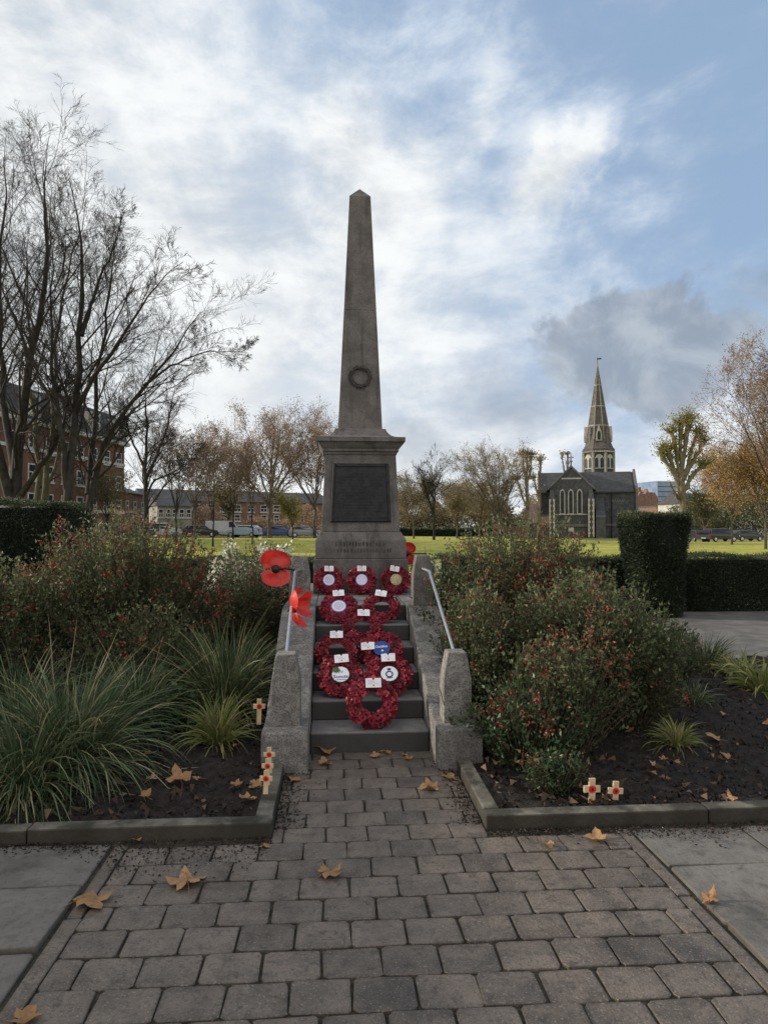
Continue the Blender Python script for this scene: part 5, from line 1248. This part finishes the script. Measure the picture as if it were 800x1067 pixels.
# a walker on the far lawn
def walker():
    x, y, z = G_(490, 95); t = thing('person', 'distant person in a dark coat walking along the far side of the lawn', 'person', (x,y,z))
    me = bpy.data.meshes.new('body'); bm = bmesh.new(); vs = {}
    J = {'pel':((0,0,.95),.13),'wst':((0,0,1.1),.13),'chs':((0,0,1.33),.16),'nek':((0,0,1.48),.065),'hd0':((0,0,1.58),.085),'hd1':((0,0,1.70),.08)}
    for s in (-1,1):
        J.update({f'hp{s}':((s*.09,0,.9),.10),f'kn{s}':((s*.13,-s*.14+.02,.5),.07),f'an{s}':((s*.12,-s*.25,.09),.05),f'ft{s}':((s*.20,-s*.27,.05),.045),
                  f'sh{s}':((s*.18,0,1.40),.075),f'el{s}':((s*.24,s*.06,1.13),.055),f'wr{s}':((s*.24,s*.16,.9),.04)})
    for k,(p,r_) in J.items(): vs[k] = bm.verts.new(p)
    E = [('pel','wst'),('wst','chs'),('chs','nek'),('nek','hd0'),('hd0','hd1')]
    for s in (-1,1): E += [('pel',f'hp{s}'),(f'hp{s}',f'kn{s}'),(f'kn{s}',f'an{s}'),(f'an{s}',f'ft{s}'),('chs',f'sh{s}'),(f'sh{s}',f'el{s}'),(f'el{s}',f'wr{s}')]
    for a_, b_ in E: bm.edges.new((vs[a_],vs[b_]))
    bm.to_mesh(me); bm.free()
    o = bpy.data.objects.new('body', me); COL.objects.link(o); o.parent = t; o.modifiers.new('Skin','SKIN'); o.modifiers.new('Sub','SUBSURF').levels = 1
    for i,(k,(p,r_)) in enumerate(J.items()): me.skin_vertices[0].data[i].radius = (r_,r_)
    me.skin_vertices[0].data[0].use_root = True
    me.materials.append(mat('dark_coat', (.02,.02,.028), (.035,.035,.045), 10, .9))
    m_ = MB(); m_.lathe([(.10,1.60),(.105,1.68),(.07,1.76),(.01,1.79)],10,0,.01); m_.build('hair', bark_m, t)
walker()

# ------------------------------------------------------------------ sun, sky
EL = math.radians(17.5); AZ = math.radians(14)      # sun to the left, slightly beyond the memorial
sd = Vector((-math.cos(AZ)*math.cos(EL), math.sin(AZ)*math.cos(EL), math.sin(EL)))
sl = bpy.data.lights.new('sun', 'SUN'); sl.energy = 5.0; sl.angle = math.radians(.6); sl.color = (1,.90,.76)
so = bpy.data.objects.new('sun', sl); COL.objects.link(so); so.rotation_euler = sd.to_track_quat('Z','Y').to_euler()
so.location = (-20,5,20)
w = bpy.data.worlds.new('World'); scene.world = w; w.use_nodes = True
N = w.node_tree.nodes; K = w.node_tree.links; N.clear()
out = N.new('ShaderNodeOutputWorld'); sky = N.new('ShaderNodeTexSky'); sky.sky_type = 'NISHITA'; sky.sun_disc = False
sky.sun_elevation = EL; sky.sun_rotation = math.atan2(sd.x, sd.y); sky.air_density = 1.0; sky.dust_density = .6; sky.ozone_density = 1.5
bg1 = N.new('ShaderNodeBackground'); bg1.inputs[1].default_value = .15
bg2 = N.new('ShaderNodeBackground'); bg2.inputs[1].default_value = 1.2
ms = N.new('ShaderNodeMixShader'); K.new(bg1.outputs[0], ms.inputs[1]); K.new(bg2.outputs[0], ms.inputs[2]); K.new(ms.outputs[0], out.inputs[0])
tc = N.new('ShaderNodeTexCoord'); sep = N.new('ShaderNodeSeparateXYZ'); K.new(tc.outputs['Generated'], sep.inputs[0])
def math_(op, a, b=None, c=None, clamp=False):
    n = N.new('ShaderNodeMath'); n.operation = op; n.use_clamp = clamp
    for i, v in enumerate((a, b, c)):
        if v is None: continue
        if isinstance(v, (int, float)): n.inputs[i].default_value = v
        else: K.new(v, n.inputs[i])
    return n.outputs[0]
def mrange(v, a, b, c=0., d=1.):
    n = N.new('ShaderNodeMapRange'); n.interpolation_type = 'SMOOTHSTEP'; K.new(v, n.inputs['Value'])
    for k, x in zip(('From Min','From Max','To Min','To Max'), (a,b,c,d)): n.inputs[k].default_value = x
    return n.outputs['Result']
def comb(x, y, z):
    n = N.new('ShaderNodeCombineXYZ')
    for i, v in enumerate((x,y,z)):
        if isinstance(v, (int,float)): n.inputs[i].default_value = v
        else: K.new(v, n.inputs[i])
    return n.outputs[0]
def noise(vec, sc, det=6, rough=.55, dist=0., lac=2.):
    n = N.new('ShaderNodeTexNoise'); K.new(vec, n.inputs['Vector']); n.inputs['Scale'].default_value = sc; n.inputs['Detail'].default_value = det
    n.inputs['Roughness'].default_value = rough; n.inputs['Distortion'].default_value = dist; return n.outputs['Fac']
def cmix(f, A, B):
    x = N.new('ShaderNodeMix'); x.data_type = 'RGBA'; K.new(f, x.inputs['Factor'])
    for nm, v in (('A',A),('B',B)):
        s = [i for i in x.inputs if i.name == nm and i.type == 'RGBA'][0]
        if isinstance(v, tuple): s.default_value = (*v,1)
        else: K.new(v, s)
    return [o for o in x.outputs if o.type == 'RGBA'][0]
K.new(sky.outputs[0], bg1.inputs[0])
az = math_('ARCTAN2', sep.outputs[0], sep.outputs[1]); el = math_('ARCSINE', sep.outputs[2])
uv = comb(az, el, 0.)
zc_ = math_('ADD', math_('MAXIMUM', sep.outputs[2], 0.0), .22)
pl_ = comb(math_('DIVIDE', sep.outputs[0], zc_), math_('DIVIDE', sep.outputs[1], zc_), 0.)
def rotv(v, a, sx, sy):
    n = N.new('ShaderNodeMapping'); n.inputs['Rotation'].default_value = (0,0,a); n.inputs['Scale'].default_value = (sx,sy,1); K.new(v, n.inputs[0]); return n.outputs[0]
streak = noise(rotv(pl_, .5, 1.0, .42), 1.9, 10, .62, .35)
soft = noise(pl_, .85, 5, .5, .3)
wisp = noise(rotv(uv, -.75, 1.0, 2.2), 4.6, 10, .64, .22)
fine = noise(uv, 11., 8, .6, .4)
warp = noise(uv, 5.0, 7, .62, .4); warp2 = noise(rotv(uv, 1.1, 1, 1), 5.6, 7, .62, .4)
def blob(px, py, rx, ry, wob=.6, soft_=.5, rot=0.):
    d = ray(px, py).normalized(); a0 = math.atan2(d.x, d.y); e0 = math.asin(d.z)
    da = math_('ADD', math_('SUBTRACT', az, a0), math_('MULTIPLY', math_('SUBTRACT', warp, .5), wob*.22))
    de = math_('ADD', math_('SUBTRACT', el, e0), math_('MULTIPLY', math_('SUBTRACT', warp2, .5), wob*.18))
    c, sn = math.cos(rot), math.sin(rot)
    u = math_('DIVIDE', math_('ADD', math_('MULTIPLY', da, c), math_('MULTIPLY', de, sn)), rx/F)
    v = math_('DIVIDE', math_('SUBTRACT', math_('MULTIPLY', de, c), math_('MULTIPLY', da, sn)), ry/F)
    r2 = math_('SQRT', math_('ADD', math_('MULTIPLY', u, u), math_('MULTIPLY', v, v)))
    r3 = math_('ADD', r2, math_('MULTIPLY', math_('SUBTRACT', fine, .5), wob*.9))
    return mrange(r3, 1.+soft_*.5, 1.-soft_)
# veil cover: thick to the left and near the horizon, thin at the upper right
cov = math_('ADD', math_('MULTIPLY', az, -.85), math_('MULTIPLY', el, -.82))
cov = math_('ADD', cov, 1.0)
cov = math_('ADD', cov, math_('MULTIPLY', math_('SUBTRACT', streak, .5), 1.05))
cov = math_('ADD', cov, math_('MULTIPLY', math_('SUBTRACT', soft, .5), 1.1))
cov = math_('ADD', cov, math_('MULTIPLY', math_('SUBTRACT', wisp, .5), 1.0))
wm = mrange(wisp, .36, .62)
b_hi = blob(590, 168, 62, 26, .9, .95, .75); b_mid = blob(385, 175, 62, 80, 1.2, .95, .4); b_x = blob(500, 120, 90, 28, 1.2, .95, .9)
cov = math_('ADD', cov, math_('MULTIPLY', b_hi, .62))
cov = math_('ADD', cov, math_('MULTIPLY', b_mid, .38)); cov = math_('ADD', cov, math_('MULTIPLY', b_x, .25))
cov = mrange(cov, .0, 1.0, .0, 1.0)
# cloud colour: thin veil stays blue, thick cloud is white to grey
shade = mrange(math_('ADD', math_('MULTIPLY', soft, .25), math_('ADD', math_('MULTIPLY', streak, .30), math_('MULTIPLY', wisp, .45))), .42, .57)
white = cmix(shade, (.55,.585,.62), (.80,.82,.825))
hz = mrange(math_('ADD', el, math_('MULTIPLY', math_('MAXIMUM', az, 0.), .25)), .40, .02); white = cmix(math_('MULTIPLY', hz, .7), white, (.80,.82,.825))
ccol = cmix(cov, (.30,.42,.60), white)
d1 = blob(668, 368, 112, 62, 1.05, .16); d2 = blob(800, 296, 34, 22, .8, .6); d3 = blob(520, 420, 60, 42, 1., .95); d4 = blob(430, 470, 60, 30, 1., .9)
dk = math_('MAXIMUM', math_('MULTIPLY', d1, .95), math_('MAXIMUM', math_('MULTIPLY', d2, .6), math_('MAXIMUM', math_('MULTIPLY', d3, .55), math_('MULTIPLY', d4, .45))))
gcol = cmix(mrange(fine, .35, .68), (.26,.305,.375), (.43,.47,.525))
ccol = cmix(dk, ccol, gcol)
fac = math_('MAXIMUM', mrange(cov, 0., .5, .72, 1.), math_('MULTIPLY', dk, .95))
below = mrange(el, -.002, -.03); ccol = cmix(below, ccol, (.25,.25,.24))
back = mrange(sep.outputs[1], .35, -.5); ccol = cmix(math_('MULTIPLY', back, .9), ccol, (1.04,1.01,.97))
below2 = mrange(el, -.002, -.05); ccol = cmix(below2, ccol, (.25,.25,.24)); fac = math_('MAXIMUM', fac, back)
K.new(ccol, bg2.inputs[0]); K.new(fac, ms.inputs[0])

# ------------------------------------------------------------------ render
scene.render.engine = 'CYCLES'
scene.view_settings.view_transform = 'Standard'; scene.view_settings.look = 'None'; scene.view_settings.exposure = 0; scene.view_settings.gamma = 1
scene.render.resolution_x = 767; scene.render.resolution_y = 1024
scene.cycles.max_bounces = 8; scene.cycles.use_denoising = True
